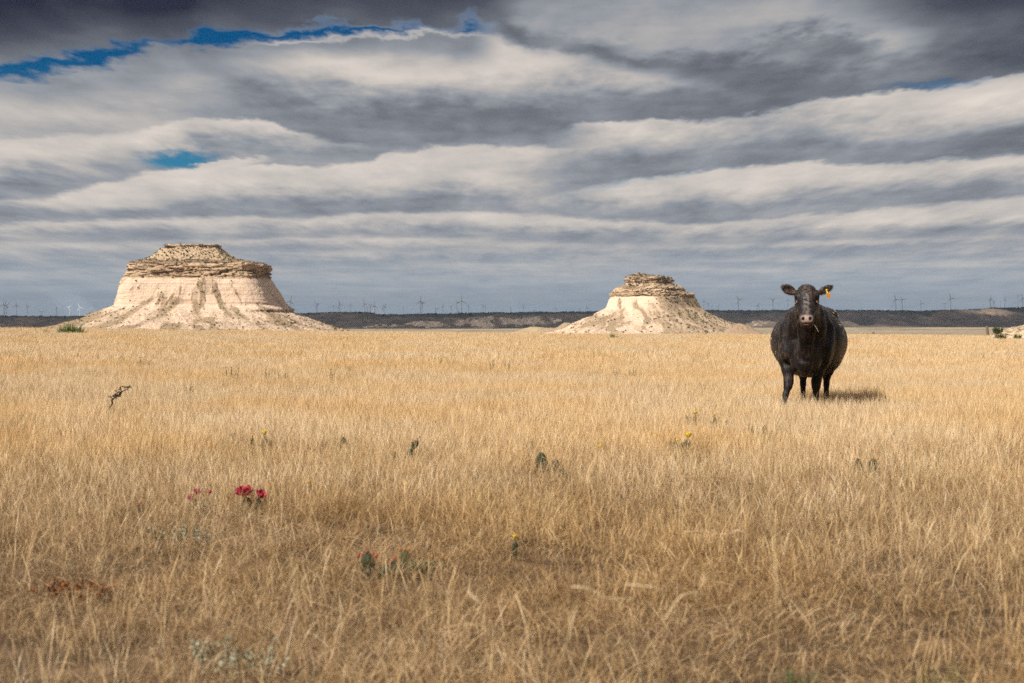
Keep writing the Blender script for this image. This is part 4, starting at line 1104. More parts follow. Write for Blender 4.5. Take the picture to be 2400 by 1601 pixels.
V_, F_ = lathe([(.001, -.004), (.013, -.004), (.013, .002), (.006, .004), (.004, .02), (.001, .021)], 14)
bt = link('tag_button', mesh_np('tag_button', V_, F_), m_tagy, et, (-.012, .004, .062)); bt.rotation_euler = (math.radians(90), 0, 0)
V_, F_ = rbox(.009, .0016, .020, .002)
link('tag_tab', mesh_np('tag_tab', V_, F_, smooth=False), m_tagy, et, (-.010, .001, .043))
# coarse hair on ears, poll and belly edge
def hairs(name, pts, dirs, ln, w_, seed):
    r_ = np.random.default_rng(seed); n = len(pts)
    dirs = dirs + r_.normal(0, .28, (n, 3)); dirs /= np.linalg.norm(dirs, axis=1)[:, None]
    l_ = ln * r_.uniform(.5, 1.2, (n, 1))
    sd = np.cross(dirs, np.array([0, 1, 0.15])); sd /= np.linalg.norm(sd, axis=1)[:, None] + 1e-6
    p1 = pts + dirs * l_ * .55; p2 = pts + dirs * l_ + np.array([0, 0, -1]) * l_ * .25
    V_ = np.stack([pts - sd * w_, pts + sd * w_, p1 + sd * w_ * .7, p1 - sd * w_ * .7, p2], 1).reshape(-1, 3)
    i = np.arange(n)[:, None] * 5
    return mesh_np(name, V_, [i + np.array([[0, 1, 2, 3]]), i + np.array([[3, 2, 4]])], smooth=False)
fn = np.cross(CV[CF[:, 2]] - CV[CF[:, 0]], CV[CF[:, 3]] - CV[CF[:, 1]]); fn /= np.linalg.norm(fn, axis=1)[:, None] + 1e-9
fc = CV[CF].mean(1)
# make sure the faces point outwards
flip = (fn * (fc - np.array([0.03, 0.2, 0.9]))).sum(1)
if np.median(flip) < 0:
    me_b = COW.children[0].data; me_b.flip_normals(); fn = -fn
m_hair = plain('black_hair', (0.018, 0.014, 0.013), 0.6)
selE = np.nonzero((np.abs(fc[:, 0]) > .15) & (fc[:, 1] < -.85) & (fc[:, 2] > 1.40))[0]
k = rng.choice(selE, 1700)
o_ = link('hair', hairs('ear_hair', fc[k], fn[k] * .55 + np.array([0, -.1, -.1]) + np.sign(fc[k][:, :1]) * np.array([[.5, 0, 0]]), .022, .0009, 5), m_hair, COW); tag(o_, 'coarse black hair fringing the ears', kind='stuff')
selP = np.nonzero((np.abs(fc[:, 0]) < .10) & (fc[:, 1] < -.82) & (fc[:, 2] > 1.49))[0]
k = rng.choice(selP, 500)
o_ = link('hair', hairs('poll_hair', fc[k], fn[k] * .5 + np.array([0, -.6, .1]), .022, .0011, 6), m_hair, COW); tag(o_, 'short tuft of hair on top of the head', kind='stuff')
selB = np.nonzero((fc[:, 1] > -.6) & (fc[:, 2] < 1.0) & (fc[:, 2] > .42))[0]
k = rng.choice(selB, 3200)
o_ = link('hair', hairs('coat_hair', fc[k], fn[k] * .6 + np.array([0, .2, -.7]), .016, .0008, 7), m_hair, COW); tag(o_, 'short coat hair on flanks and belly', kind='stuff')
# bits of straw stuck to the flank and one hanging from the mouth
SV, SF = [], []
def strand(pts, w_):
    pts = [Vector(p_) for p_ in pts]; k0 = len(SV)
    for i, p_ in enumerate(pts):
        for j in range(3):
            a = 2 * PI * j / 3; SV.append(tuple(p_ + Vector((math.cos(a), math.sin(a), math.sin(a + .8))) * w_))
    f = grid_faces(len(pts), 3, wrap=True) + k0; SF.append(f)
right = np.nonzero((fn[:, 1] < -0.15) & (fc[:, 1] > -0.1) & (fc[:, 0] > .28) & (fc[:, 2] > .55))[0]
left = np.nonzero((fn[:, 1] < -0.15) & (fc[:, 1] > -0.1) & (fc[:, 0] < -.30) & (fc[:, 2] > .6))[0]
r_ = np.random.default_rng(8)
for sel, cnt_ in ((right, 42), (left, 8)):
    for f in r_.choice(sel, cnt_):
        c0 = Vector(fc[f]) + Vector(fn[f]) * .004; tdir = Vector(r_.normal(0, 1, 3)); nrm_ = Vector(fn[f]); tdir = (tdir - nrm_ * tdir.dot(nrm_)).normalized()
        l_ = r_.uniform(.01, .05); bow = nrm_.cross(tdir) * l_ * r_.normal(0, .35)
        strand([c0 - tdir * l_ / 2, c0 + bow * .6, c0 + tdir * l_ / 2], r_.uniform(.0012, .0022))
strand([(.085, -1.30, 1.108), (.115, -1.32, 1.06), (.135, -1.31, 1.02)], .0014)
strand([(.34, -.1, 1.125), (.37, -.12, 1.115), (.385, -.12, 1.07)], .0024)
m_st = plain('dry_straw', (.66, .55, .38), .6)
o_ = link('straw_bits', mesh_np('straw_bits', np.array(SV), np.concatenate(SF)), m_st, COW); tag(o_, 'bits of pale straw stuck to the flank', kind='stuff')
FLD = None
# ------------------------------------------------------------------ cacti
m_pad = plain('cactus_green', (0.035, 0.045, 0.022), 0.55, 0.3, 0.5, 60)
m_padg = plain('cactus_green_fresh', (0.075, 0.08, 0.03), 0.55, 0.3, 0.4, 60)
m_spine = plain('cactus_spines', (0.42, 0.33, 0.20), 0.6)
m_pink = plain('crimson_petals', (0.48, 0.03, 0.085), 0.5, 0.3, 0.35, 50)
m_pink2 = plain('magenta_petals', (0.46, 0.035, 0.15), 0.5, 0.3, 0.35, 50)
m_yel = plain('yellow_petals', (0.80, 0.60, 0.05), 0.5, 0.3, 0.2, 50)
m_org = plain('orange_bud_skin', (0.40, 0.17, 0.04), 0.5, 0.3, 0.3, 60)
m_red = plain('red_bud_skin', (0.28, 0.05, 0.025), 0.5, 0.3, 0.3, 60)
def pad_mesh(seed):
    r_ = np.random.default_rng(seed); nu, nv = 14, 9
    V_ = []
    for j in range(nv + 1):
        t = j / nv; z = t; r = math.sin(PI * min(1, t * 0.97 + 0.03)) ** 0.6 * (0.55 + 0.55 * t) * 0.5
        for i in range(nu):
            a = 2 * PI * i / nu; V_.append((r * math.cos(a), r * 0.28 * math.sin(a), z))
    V_ = np.array(V_) + r_.normal(0, .012, (len(V_), 3))
    F_ = grid_faces(nv + 1, nu, wrap=True)
    return mesh_np('pad', V_, [F_, np.array([list(range(nu))[::-1]]), np.array([list(range(nv * nu, (nv + 1) * nu))])])
PADS = [pad_mesh(i) for i in range(3)]
PADS_G = [p.copy() for p in PADS]
r_ = np.random.default_rng(77)
SPV, SPF = [], []
for i in range(110):
    a = r_.uniform(0, 2 * PI); t = r_.uniform(.1, .98); r = math.sin(PI * min(1, t * .97 + .03)) ** .6 * (.55 + .55 * t) * .5
    c = np.array([r * math.cos(a), r * .28 * math.sin(a), t]); dr_ = np.array([math.cos(a), 1.6 * math.sin(a), .3]) + r_.normal(0, .4, 3); dr_ /= np.linalg.norm(dr_)
    sd = np.cross(dr_, [0, 0, 1.0]); sd /= np.linalg.norm(sd) + 1e-6
    k = len(SPV); SPV += [c - sd * .008, c + sd * .008, c + dr_ * r_.uniform(.12, .30)]; SPF.append([k, k + 1, k + 2])
ME_SP = mesh_np('spines', np.array(SPV), np.array(SPF), smooth=False)
def petal_mesh():
    V_ = []
    for j in range(6):
        t = j / 5; w_ = math.sin(PI * (0.18 + 0.72 * t)) * 0.36
        y = 0.10 + 0.85 * t ** 0.8; z = 0.75 * t - 0.12 * t * t
        for i in range(5):
            u_ = (i - 2) / 2; V_.append((u_ * w_, y - 0.10 * u_ * u_ * t, z + 0.16 * u_ * u_))
    return mesh_np('petal', np.array(V_), grid_faces(6, 5))
PET = petal_mesh()
PET_M = {}
def flower(parent, loc, s, m, rot=(0, 0, 0), n=11, closed=0.0, apart=True):
    if not apart:
        key_ = ('f', m.name, n, round(closed, 1))
        if key_ not in PET_M:
            co = np.array([v.co[:] for v in PET.vertices]); fs = np.array([p.vertices[:] for p in PET.polygons])
            VV, FF = [], []
            for i in range(n):
                a = 2 * PI * i / n + (i % 2) * .1
                M = Euler((0, 0, a)).to_matrix() @ Euler((closed * .5 + (i % 2) * .25, 0, 0)).to_matrix()
                VV.append(co @ np.array(M).T); FF.append(fs + i * len(co))
            me = mesh_np('flower', np.concatenate(VV), np.concatenate(FF)); me.materials.append(m); PET_M[key_] = me
        o = bpy.data.objects.new('flower', PET_M[key_]); COL.objects.link(o)
        o.parent = parent; o.location = loc; o.scale = (s, s, s); o.rotation_euler = rot
        return o
    V_, F_ = lathe([(.02, -.35), (.16, -.05), (.22, .25), (.10, .45), (.01, .5)], 10)
    if 'core' not in PET_M: PET_M['core'] = mesh_np('flower_heart', V_, F_); PET_M['core'].materials.append(m_yel)
    o = bpy.data.objects.new('flower', PET_M['core']); COL.objects.link(o); o.parent = parent; o.location = loc; o.scale = (s, s, s); o.rotation_euler = rot
    if m.name not in PET_M:
        PET_M[m.name] = PET.copy(); PET_M[m.name].materials.append(m)
    for i in range(n):
        p = bpy.data.objects.new('petal', PET_M[m.name]); COL.objects.link(p); p.parent = o
        p.rotation_euler = (closed * .5 + (i % 2) * .35, 0, 2 * PI * i / n + random.uniform(-.1, .1)); p.scale = (1, 1, random.uniform(.85, 1.15))
    return o
V_, F_ = lathe([(.02, -.1), (.30, .15), (.36, .5), (.26, .85), (.05, 1.0)], 9)
BUD = {}
for m in (m_org, m_red, m_yel):
    BUD[m.name] = mesh_np('bud', V_ * np.array([1, .8, 1]), F_); BUD[m.name].materials.append(m)
HS = 1.0
def pad(parent, dx, z0, w_, h_, tilt, yaw=0.0, green=False, dy=0.0):
    h_ = h_ * HS
    me = random.choice(PADS_G if green else PADS)
    if not me.materials: me.materials.append(m_padg if green else m_pad)
    o = bpy.data.objects.new('pad', me); COL.objects.link(o); o.parent = parent
    o.location = (dx, dy, z0); o.scale = (w_, w_ * 1.2, h_); o.rotation_euler = (random.uniform(-.15, .15), tilt, yaw)
    s = bpy.data.objects.new('spines', ME_SP); COL.objects.link(s); s.parent = o
    if not ME_SP.materials: ME_SP.materials.append(m_spine)
    s['kind'] = 'stuff'
    d = Euler((0, tilt, yaw)).to_matrix() @ Vector((0, 0, h_))
    return Vector((dx, dy, z0)) + d
def bud(parent, loc, s, m, tilt=0.0):
    o = bpy.data.objects.new('bud', BUD[m.name]); COL.objects.link(o); o.parent = parent
    s *= .85; o.location = loc; o.scale = (s, s, s); o.rotation_euler = (0, tilt, 0)
def low_pads(c, s, n, spread, green=False, hmax=.10):
    for i in range(n):
        pad(c, random.uniform(-spread, spread) * s, -.005, random.uniform(.04, .06) * s, random.uniform(.05, hmax) * s, random.uniform(-.5, .5), random.uniform(-.8, .8), green, random.uniform(-.03, .05) * s)
for x, y, kind, s, lb in CACTI:
    p = at(x, y); random.seed(int(x))
    c = empty('cactus', p); tag(c, lb, 'cactus', 'flowering prickly pear cacti scattered in the grass')
    s *= 1.0 + 0.02 * max(0, p.y - 9); HS = 1.0 + 0.11 * max(0, p.y - 8.8)
    if kind == 'pink':
        t1 = pad(c, 0, .0, .075 * s, .105 * s, -.05); t2 = pad(c, .03 * s, .0, .07 * s, .10 * s, .22, .3)
        low_pads(c, s, 3, .07, True, .07)
        flower(c, t1 + Vector((-.012, -.01, 0)), .058 * s, m_pink, (.25, -.1, 0)); flower(c, t2 + Vector((.01, 0, 0)), .042 * s, m_pink, (.3, .5, 0), 9)
    elif kind == 'pink2':
        low_pads(c, s, 4, .07, True, .07); t1 = pad(c, -.02, 0, .05 * s, .09 * s, -.1); t2 = pad(c, .02, 0, .05 * s, .105 * s, .2)
        flower(c, t1 + Vector((-.02, 0, -.01)), .036 * s, m_pink2, (.4, -.5, 0), 8, .3); flower(c, t1 + Vector((.010, 0, .025)), .036 * s, m_pink2, (.3, .1, 0), 8, .5); flower(c, t2 + Vector((.008, 0, .012)), .026 * s, m_pink2, (.1, .4, 0), 7, .8)
    elif kind in ('yellow', 'yellowdark'):
        t1 = pad(c, .02, 0, .06 * s, .10 * s, .08); low_pads(c, s, 4 if kind == 'yellow' else 7, .07 if kind == 'yellow' else .11, False, .10)
        flower(c, t1, .042 * s, m_yel, (.2, 0, 0), 11, .6, False)
        t2 = pad(c, -.06 * s, 0, .05 * s, .09 * s, -.1); bud(c, t2, .026 * s, m_org); bud(c, t2 + Vector((.02, 0, -.005)), .020 * s, m_yel)
    elif kind == 'smallyellow':
        t1 = pad(c, 0, 0, .045 * s, .10 * s, random.uniform(-.2, .2)); low_pads(c, s, 3, .06)
        flower(c, t1, .026 * s, m_yel, (.2, 0, 0), 9, .9, False); bud(c, t1 + Vector((.05, .02, -.02)) * s, .018 * s, m_org)
    elif kind == 'tallyellow':
        t1 = pad(c, 0, 0, .045 * s, .12 * s, .03); flower(c, t1, .030 * s, m_yel, (.2, 0, 0), 9, 1.0, False)
    elif kind == 'orangebud':
        for q in (-.03, .02):
            t1 = pad(c, q * s, 0, .045 * s, .095 * s, q * 3, 0, True); bud(c, t1 - Vector((0, 0, .012 * s)), .034 * s, m_org, q * 2)
        bud(c, t1 + Vector((.02, 0, -.01)), .024 * s, m_org, .3)
    elif kind == 'redbud':
        t1 = pad(c, 0, 0, .05 * s, .13 * s, .05); bud(c, t1 - Vector((0, 0, .012)), .034 * s, m_red, .05); bud(c, t1 + Vector((-.014, -.005, -.022)), .022 * s, m_red, -.3)
    elif kind == 'redcrown':
        t1 = pad(c, 0, 0, .080 * s, .13 * s, .0); pad(c, .06 * s, 0, .06 * s, .075 * s, .4)
        for q in (-.035, -.02, .0, .02, .034): bud(c, t1 + Vector((q * s, -.004, -.012 - abs(q) * .5)), random.uniform(.020, .027) * s, m_red, q * 14)
    elif kind == 'orangegreen':
        t1 = pad(c, -.02, .05 * s, .055 * s, .09 * s, -.05, 0, True); pad(c, .0, 0, .08 * s, .09 * s, .1, 0, True); low_pads(c, s, 3, .07, True)
        for q in (-.018, .0, .018): bud(c, t1 + Vector((q * s, 0, -.012)), .024 * s, m_org, q * 12)
    elif kind == 'lean':
        t1 = pad(c, 0, 0, .065 * s, .11 * s, .35); t2 = pad(c, t1.x - .01, t1.z - .025, .05 * s, .07 * s, .6)
        low_pads(c, s, 4, .07)
        for q in range(4): bud(c, t2 + Vector((-.045 + .018 * q, 0, -.022 + .012 * q)) * s, .018 * s, m_org, .2)
    elif kind == 'tworound':
        for q in (-.045, .05):
            t1 = pad(c, q * s, 0, .075 * s, .115 * s, q * 1.5)
            for u_ in (-.02, .0, .02): bud(c, t1 + Vector((u_ * s, 0, -.016)), .018 * s, m_org, u_ * 10)
    else:
        pad(c, 0, .01, .085 * s, .115 * s, -.1); pad(c, .05 * s, 0, .06 * s, .09 * s, .3); low_pads(c, s, 3, .08)

# ------------------------------------------------------------------ sagebrush
m_sage = plain('silvery_sage_leaves', (0.36, 0.35, 0.25), 0.8, 0.1, 0.35, 40)
m_twig = plain('grey_twig', (0.17, 0.13, 0.10), 0.85, 0.1)
def leafy_stems(name, n, R_, hgt, seed, m, mt, leaf=.016, per=26, col=None):
    r_ = np.random.default_rng(seed); LV, LF = [], []; TV, TF = [], []
    for i in range(n):
        a = r_.uniform(0, 2 * PI); rr = R_ * math.sqrt(r_.random()); x0, y0 = rr * math.cos(a), rr * math.sin(a) * .7
        h = hgt * r_.uniform(.55, 1.1); lx, ly = x0 * r_.uniform(.1, .5), y0 * r_.uniform(.1, .4)
        pts = [np.array([x0 + lx * t * t, y0 + ly * t * t, h * t]) for t in np.linspace(0, 1, 5)]
        k0 = len(TV)
        for p_ in pts:
            for j in range(3): TV.append(p_ + np.array([math.cos(j * 2.09), math.sin(j * 2.09), 0]) * .0022)
        TF.append(grid_faces(5, 3, wrap=True) + k0)
        for q in range(per):
            t = r_.uniform(.25, 1.05); c = np.array([x0 + lx * t * t, y0 + ly * t * t, h * t])
            d_ = r_.normal(0, 1, 3) + np.array([0, 0, 1.2]); d_ /= np.linalg.norm(d_)
            sd = np.cross(d_, r_.normal(0, 1, 3)); sd /= np.linalg.norm(sd) + 1e-6
            l_ = leaf * r_.uniform(.7, 1.4); w_ = l_ * .2; k = len(LV)
            LV += [c, c + d_ * l_ * .5 + sd * w_, c + d_ * l_, c + d_ * l_ * .5 - sd * w_]; LF.append([k, k + 1, k + 2, k + 3])
    return mesh_np('leaves', np.array(LV), np.array(LF), smooth=False), mesh_np('stems', np.array(TV), np.concatenate(TF))
for i, (x, y, wd, hg, lb) in enumerate(SAGE):
    p = at(x, y); c = empty('sagebrush', p); tag(c, lb, 'shrub', 'silvery sagebrush in the foreground')
    a_, b_ = leafy_stems('s', 34, wd * .45, hg * .8, 60 + i, m_sage, m_twig, .017, 34)
    link('leaves', a_, m_sage, c); link('stems', b_, m_twig, c)

# ------------------------------------------------------------------ yuccas
m_yuc = plain('yucca_leaves', (0.13, 0.17, 0.055), 0.5, 0.35, 0.5, 3)
m_yucd = plain('dead_yucca_leaves', (0.42, 0.33, 0.18), 0.7, 0.2, 0.3, 3)
def spikes(n, L_, w_, spread, seed, low=0.05, wide=0.0):
    r_ = np.random.default_rng(seed); V_, F_ = [], []
    for i in range(n):
        a = r_.uniform(0, 2 * PI); e = math.radians(r_.uniform(8 + 60 * low, 88)); l_ = L_ * r_.uniform(.6, 1.1)
        ox, oy = r_.uniform(-wide, wide), r_.uniform(-.25, .25) * wide
        l_ *= 1 - 0.35 * (abs(ox) / (wide + 1e-6)) if wide else 1
        d_ = np.array([math.cos(a) * math.cos(e) * spread, math.sin(a) * math.cos(e), math.sin(e)])
        sd = np.array([-math.sin(a), math.cos(a), 0.0]) if abs(math.cos(a)) < .8 else np.array([0.25, 1, 0])
        sd = np.cross(d_, [0.1, -1, .1]); sd /= np.linalg.norm(sd) + 1e-6
        b0 = np.array([ox, oy, 0]); k = len(V_)
        p1 = b0 + d_ * l_ * .45; p2 = b0 + d_ * l_ + np.array([0, 0, -.05 * l_])
        th_ = np.array([0, w_ * .3, 0])
        V_ += [b0 - sd * w_, b0 + sd * w_, p1 + sd * w_ * .9, p1 - sd * w_ * .9, p2, p1 + th_, b0 + th_]
        F_ += [[k, k + 1, k + 2], [k, k + 2, k + 3], [k + 3, k + 2, k + 4], [k + 6, k + 5, k + 2], [k + 6, k + 2, k + 1], [k + 5, k + 4, k + 2], [k + 6, k, k + 3], [k + 6, k + 3, k + 5], [k + 5, k + 3, k + 4]]
    return mesh_np('leaves', np.array(V_), np.array(F_), smooth=False)
for i, (x, y, wpx, hpx, lb) in enumerate(YUCCA):
    p = at(x, y); mpp = p.y / FPX
    c = empty('yucca', p); tag(c, lb, 'yucca', 'spiky yuccas along the meadow crest')
    Hm = (hpx + 6) * mpp; Wm = wpx * mpp / 2
    big = wpx > 60
    link('leaves', spikes(340 if big else 90, Hm, .016 if not big else .019, 1.0 if not big else .9, 400 + i, .1, Wm * .62 if big else Wm * .15), m_yuc, c)
    link('dead_leaves', spikes(70 if big else 20, Hm * .6, .012, 1.2, 430 + i, 0, Wm * .75 if big else Wm * .2), m_yucd, c)

# ------------------------------------------------------------------ rubble mound, bushes, posts at the right end of the crest
m_bush = plain('bush_leaves', (0.10, 0.115, 0.035), 0.8, 0.1, 0.6, 8)
m_bushd = plain('dark_bush_leaves', (0.075, 0.085, 0.035), 0.8, 0.1, 0.5, 8)
D = 70.0; mpp = D / FPX
mc = point_at(2432, 796, D); mc.z = float(ground_h(mc.x, mc.y))
rr = np.linspace(0, 1, 30); aa = np.linspace(0, 2 * PI, 110, endpoint=False)
R_, A_ = np.meshgrid(rr, aa, indexing='ij'); Rx = 160 * mpp
x = R_ * np.cos(A_) * Rx; y = R_ * np.sin(A_) * Rx * .55
z = 44 * mpp * np.cos(R_ * PI / 2) ** 1.1 * (1 + .22 * fbm(x / .9, y / .9, oct=4, seed=301)) - .05
mdo = empty('rubble_mound', mc); tag(mdo, 'low pale rubble mound with green bushes at the right edge of the meadow', 'mound')
me = mesh_np('earth', np.stack([x, y, z], -1).reshape(-1, 3), grid_faces(30, 110, wrap=True))
m_, N, b = mat('pale_rubble_earth', .95, .05); tt_ = N.new('ShaderNodeTexCoord'); nn = N.noise(tt_.outputs['Object'], 5, 7, .7)
N.l.new(N.ramp(nn, [(.35, (.26, .19, .11)), (.5, (.48, .37, .25)), (.65, (.66, .55, .42))]), b.inputs['Base Color']); bump(N, b, nn, .8, .05)
link('earth', me, m_, mdo)
k = rng.integers(0, x.size, 900)
me = blobs_mesh('stones', np.stack([x.ravel()[k], y.ravel()[k], z.ravel()[k] + .01], -1), rng.uniform(.02, .10, 900), 12, 5, .7)
m_stone, N, b = mat('pale_stone', .9, .1); N.l.new(N.cmix(attr(N, 'rnd'), (.33, .25, .16), (.62, .50, .37)), b.inputs['Base Color'])
tag(link('stones', me, m_stone, mdo), kind='stuff')
for i, (x_, y_, wpx, hpx, lb) in enumerate(BUSH):
    p = at(x_, y_ + 6) if i < 2 else Vector((point_at(x_, y_, D - 1.6).x, D - 1.6, 0))
    if i == 3: p.y = D - .2; 
    mp_ = p.y / FPX
    if i >= 2: p.z = float(ground_h(p.x, p.y)) + (0.40 if i == 3 else 0.05)
    c = empty('bush', p); tag(c, lb, 'bush', 'small green bushes round the rubble mound')
    hh = (hpx + 5) * mp_
    if i == 3: hh = hpx * mp_ * 1.2
    a_, b_ = leafy_stems('s', 60, wpx * mp_ * .55, hh, 80 + i, m_bush, m_twig, .05, 26)
    link('leaves', a_, m_bushd if i in (0, 3) else m_bush, c); link('stems', b_, m_twig, c)
m_post = plain('weathered_post_wood', (.16, .11, .075), .9, .1, .4, 12)
def post(name, px, top_y, D_, rad_, lean, lb):
    t_ = point_at(px, top_y, D_); g = float(ground_h(t_.x, D_)); h = t_.z - g
    V_, F_ = lathe([(rad_ * 1.1, -.25), (rad_ * 1.08, 0), (rad_ * .95, h * .5), (rad_ * .9, h * .97), (rad_ * .6, h), (.001, h + .01)], 10)
    V_ = V_ + np.stack([lean * V_[:, 2] / h, 0 * V_[:, 2], 0 * V_[:, 2]], -1) + .004 * fbm(V_[:, 0] * 30, V_[:, 2] * 3, oct=2)[:, None]
    o = link(name, mesh_np(name, V_, F_), m_post, loc=(t_.x - lean, D_, g)); tag(o, lb, 'fence post', 'fence posts beyond the meadow crest')
post('fence_post', 2313, 764, 84, .085, -.10, 'taller brown wooden fence post near the rubble mound, leaning slightly')
post('fence_post', 2047, 778, 118, .12, .02, 'short dark wooden fence post between the cow and the rubble mound')

# ------------------------------------------------------------------ dead branch lying on the grass, far weeds, fallen sticks
m_dead = plain('dark_dead_twigs', (.06, .05, .045), .9, .1, .4, 40)
BV, BF = [], []
def twig(p0, p1, r0, r1, n=5, wob=.01):
    k0 = len(BV); p0 = np.array(p0); p1 = np.array(p1)
    for i in range(n + 1):
        t = i / n; c = p0 + (p1 - p0) * t + (rng.normal(0, wob, 3) if 0 < i < n else 0)
        for j in range(5): BV.append(c + np.array([math.cos(j * 1.257), .2 * math.sin(j * 1.257), math.sin(j * 1.257)]) * (r0 + (r1 - r0) * t))
    BF.append(grid_faces(n + 1, 5, wrap=True) + k0)
yb = 17.0
a0 = np.array(point_at(262, 938, yb)); a1 = np.array(point_at(303, 905, yb)); g0 = a0.copy(); g0[2] = ground_h(a0[0], yb); g0[0] -= .05
twig(g0, a0, .012, .011); twig(a0, a1, .011, .005, 7, .006)
for i in range(26):
    t = rng.uniform(.05, 1); c = a0 + (a1 - a0) * t; d_ = rng.normal(0, 1, 3); d_[2] = abs(d_[2]) * .6 - .1; d_ /= np.linalg.norm(d_)
    e_ = c + d_ * rng.uniform(.03, .08); twig(c, e_, .004, .002, 2, .003)
    for q in range(4): twig(e_, e_ + rng.normal(0, .012, 3), .006, .002, 1, 0)
org = Vector(g0); me = mesh_np('dead_branch', np.array(BV) - np.array(org), np.concatenate(BF))
tag(link('dead_branch', me, m_dead, loc=org), 'dark dead branch leaning out of the grass on the left of the meadow', 'branch')
WEEDS = [(330, 868), (347, 870), (535, 897), (549, 899), (622, 903), (662, 905), (1157, 876), (1190, 877), (1448, 898), (1480, 897), (1028, 862), (775, 903), (440, 938)]
m_weed = plain('olive_weed', (.16, .135, .06), .8, .1, .5, 20)
a_, b_ = leafy_stems('s', 6, .07, .28, 501, m_weed, m_weed, .022, 9)
WL = {330: 'left', 1157: 'centre'}
for iw, (x_, y_) in enumerate(WEEDS):
    p = at(x_, y_ + 4); c = empty('weed', p, random.uniform(0, 6)); s = .8 + p.y / 60
    c.scale = (s, s, .75 + .25 * s)
    tag(c, ['left weed of the pair below the large butte', 'right weed of the pair below the large butte', 'left weed of the pair straight below the butte skirt', 'right weed of the pair straight below the butte skirt', 'single weed left of the meadow centre, first after the pair', 'second single weed left of the meadow centre', 'left weed of the pair near the meadow centre', 'right weed of the pair near the meadow centre', 'left weed of the pair below the smaller butte', 'right weed of the pair below the smaller butte', 'farthest single weed in the middle of the meadow', 'yellowish weed between the dead branch and the meadow centre', 'weed just right of the dead branch'][iw], 'weed', 'olive weeds dotted over the far meadow')
    link('leaves', a_, m_weed, c); link('stems', b_, m_weed, c)
for i, (x_, y_, ln_) in enumerate([(1690, 1268, .24), (1640, 1262, .16)]):
    BV, BF = [], []
    p = np.array(at(x_, y_)) + np.array([0, 0, .035])
    twig(p - [ln_ / 2, .02, 0], p + [ln_ / 2, -.02, .015], .008, .005, 6, .006)
    for q in range(5):
        c = p + np.array([rng.uniform(-.4, .4) * ln_, 0, .008]); twig(c, c + rng.normal(0, .03, 3) + [0, 0, .015], .004, .002, 2, .003)
    me = mesh_np('dry_stick', np.array(BV) - p, np.concatenate(BF))
    tag(link('dry_stick', me, plain('pale_dry_wood', (.50, .38, .27), .8, .1), loc=p), ['longer pale dry stick lying in the grass in front of the cow', 'shorter pale dry stick lying left of the longer one'][i], 'stick')
# rusty dead cactus heap at lower left
m_rust = plain('rusty_dead_growth', (.26, .095, .035), .8, .1, .5, 30)
p = at(180, 1412); c = empty('dead_plant', p); tag(c, 'rusty orange withered plant over dark soil at the lower left', 'plant')
a_, b_ = leafy_stems('s', 34, .16, .075, 601, m_rust, m_twig, .022, 16); link('leaves', a_, m_rust, c); link('stems', b_, m_dead, c)
# green tufts at the bottom right
m_green = plain('fresh_green_blades', (.09, .12, .04), .6, .2, .4, 10)
for i, (x_, y_, s_, lb) in enumerate([(2210, 1625, 1.0, 'larger dark green grass tuft at the bottom right edge'), (1880, 1622, .7, 'smaller dark green grass tuft at the bottom edge, left of the larger one')]):
    p = at(x_, y_); me = clump('green_tuft', int(90 * s_), .10 * s_, .03, .10, .003, .006, .2, .7, .2, 700 + i, 4)
    o = link('green_tuft', me, m_green, loc=p); tag(o, lb, 'grass tuft', 'green grass tufts at the bottom edge')

# ------------------------------------------------------------------ wind turbines on the plateau
TURB = [(9, 714, 13, 0), (11.7, 714, 12, 1), (15.6, 716, 12, 2), (39, 716, 12, 0), (64.4, 717.5, 10, 5), (96.7, 732, 8, 3), (133, 720, 11, 4), (163, 721, 10, 2), (187, 721, 11, 5), (218.5, 722, 8, 1),
 (680, 706, 14, 1), (743, 713.5, 13, 4), (773, 720, 5, 0), (782, 719, 6, 3), (792.5, 721, 5, 2), (796, 713, 11, 5), (822, 715.5, 6, 1), (855, 712, 11, 5), (861, 718.5, 6, 0), (868, 716, 10, 3), (875.6, 724, 8, 4), (878, 716.5, 13, 0), (896, 725, 8, 1), (897.6, 721, 6, 3), (901.5, 717, 8, 2), (945.6, 722, 4, 0),
 (986, 706, 14, 0), (990, 711, 11, 3), (1022, 724.5, 9, 4), (1038.5, 717, 6, 5), (1057.6, 719, 7, 3), (1070.8, 709.5, 8, 5), (1073.6, 731, 9, 1), (1082, 705, 15, 0), (1098, 717, 8, 2), (1132, 717, 6, 3), (1137.6, 718.5, 7, 1), (1198, 724, 9, 4), (1226.7, 721, 8, 5), (1252, 727, 4, 0), (1304, 723, 5, 1), (1358, 724, 5, 2), (1376, 722, 8, 5),
 (1649.6, 706, 7, 0), (1659.6, 712, 6, 3), (1668.7, 720, 5, 1), (1683, 718, 5, 2), (1730.9, 702.5, 14, 4), (1776, 716, 8, 1), (1811.7, 704, 9, 3), (1846.5, 703, 6, 0),
 (2027.5, 725, 5, 1), (2074.6, 726, 4, 5), (2089.4, 718, 8, 3), (2099.6, 701, 14, 5), (2114.8, 702, 10, 4), (2159, 711, 8, 5), (2215, 711, 8, 1), (2228.5, 699, 14, 5), (2224, 723, 6, 2), (2239.5, 723, 6, 4), (2321.4, 701, 13, 0), (2329, 709, 8, 2), (2345.5, 708, 5, 3), (2355, 701.5, 9, 0), (2386, 693, 6, 1), (2397, 699, 12, 5)]
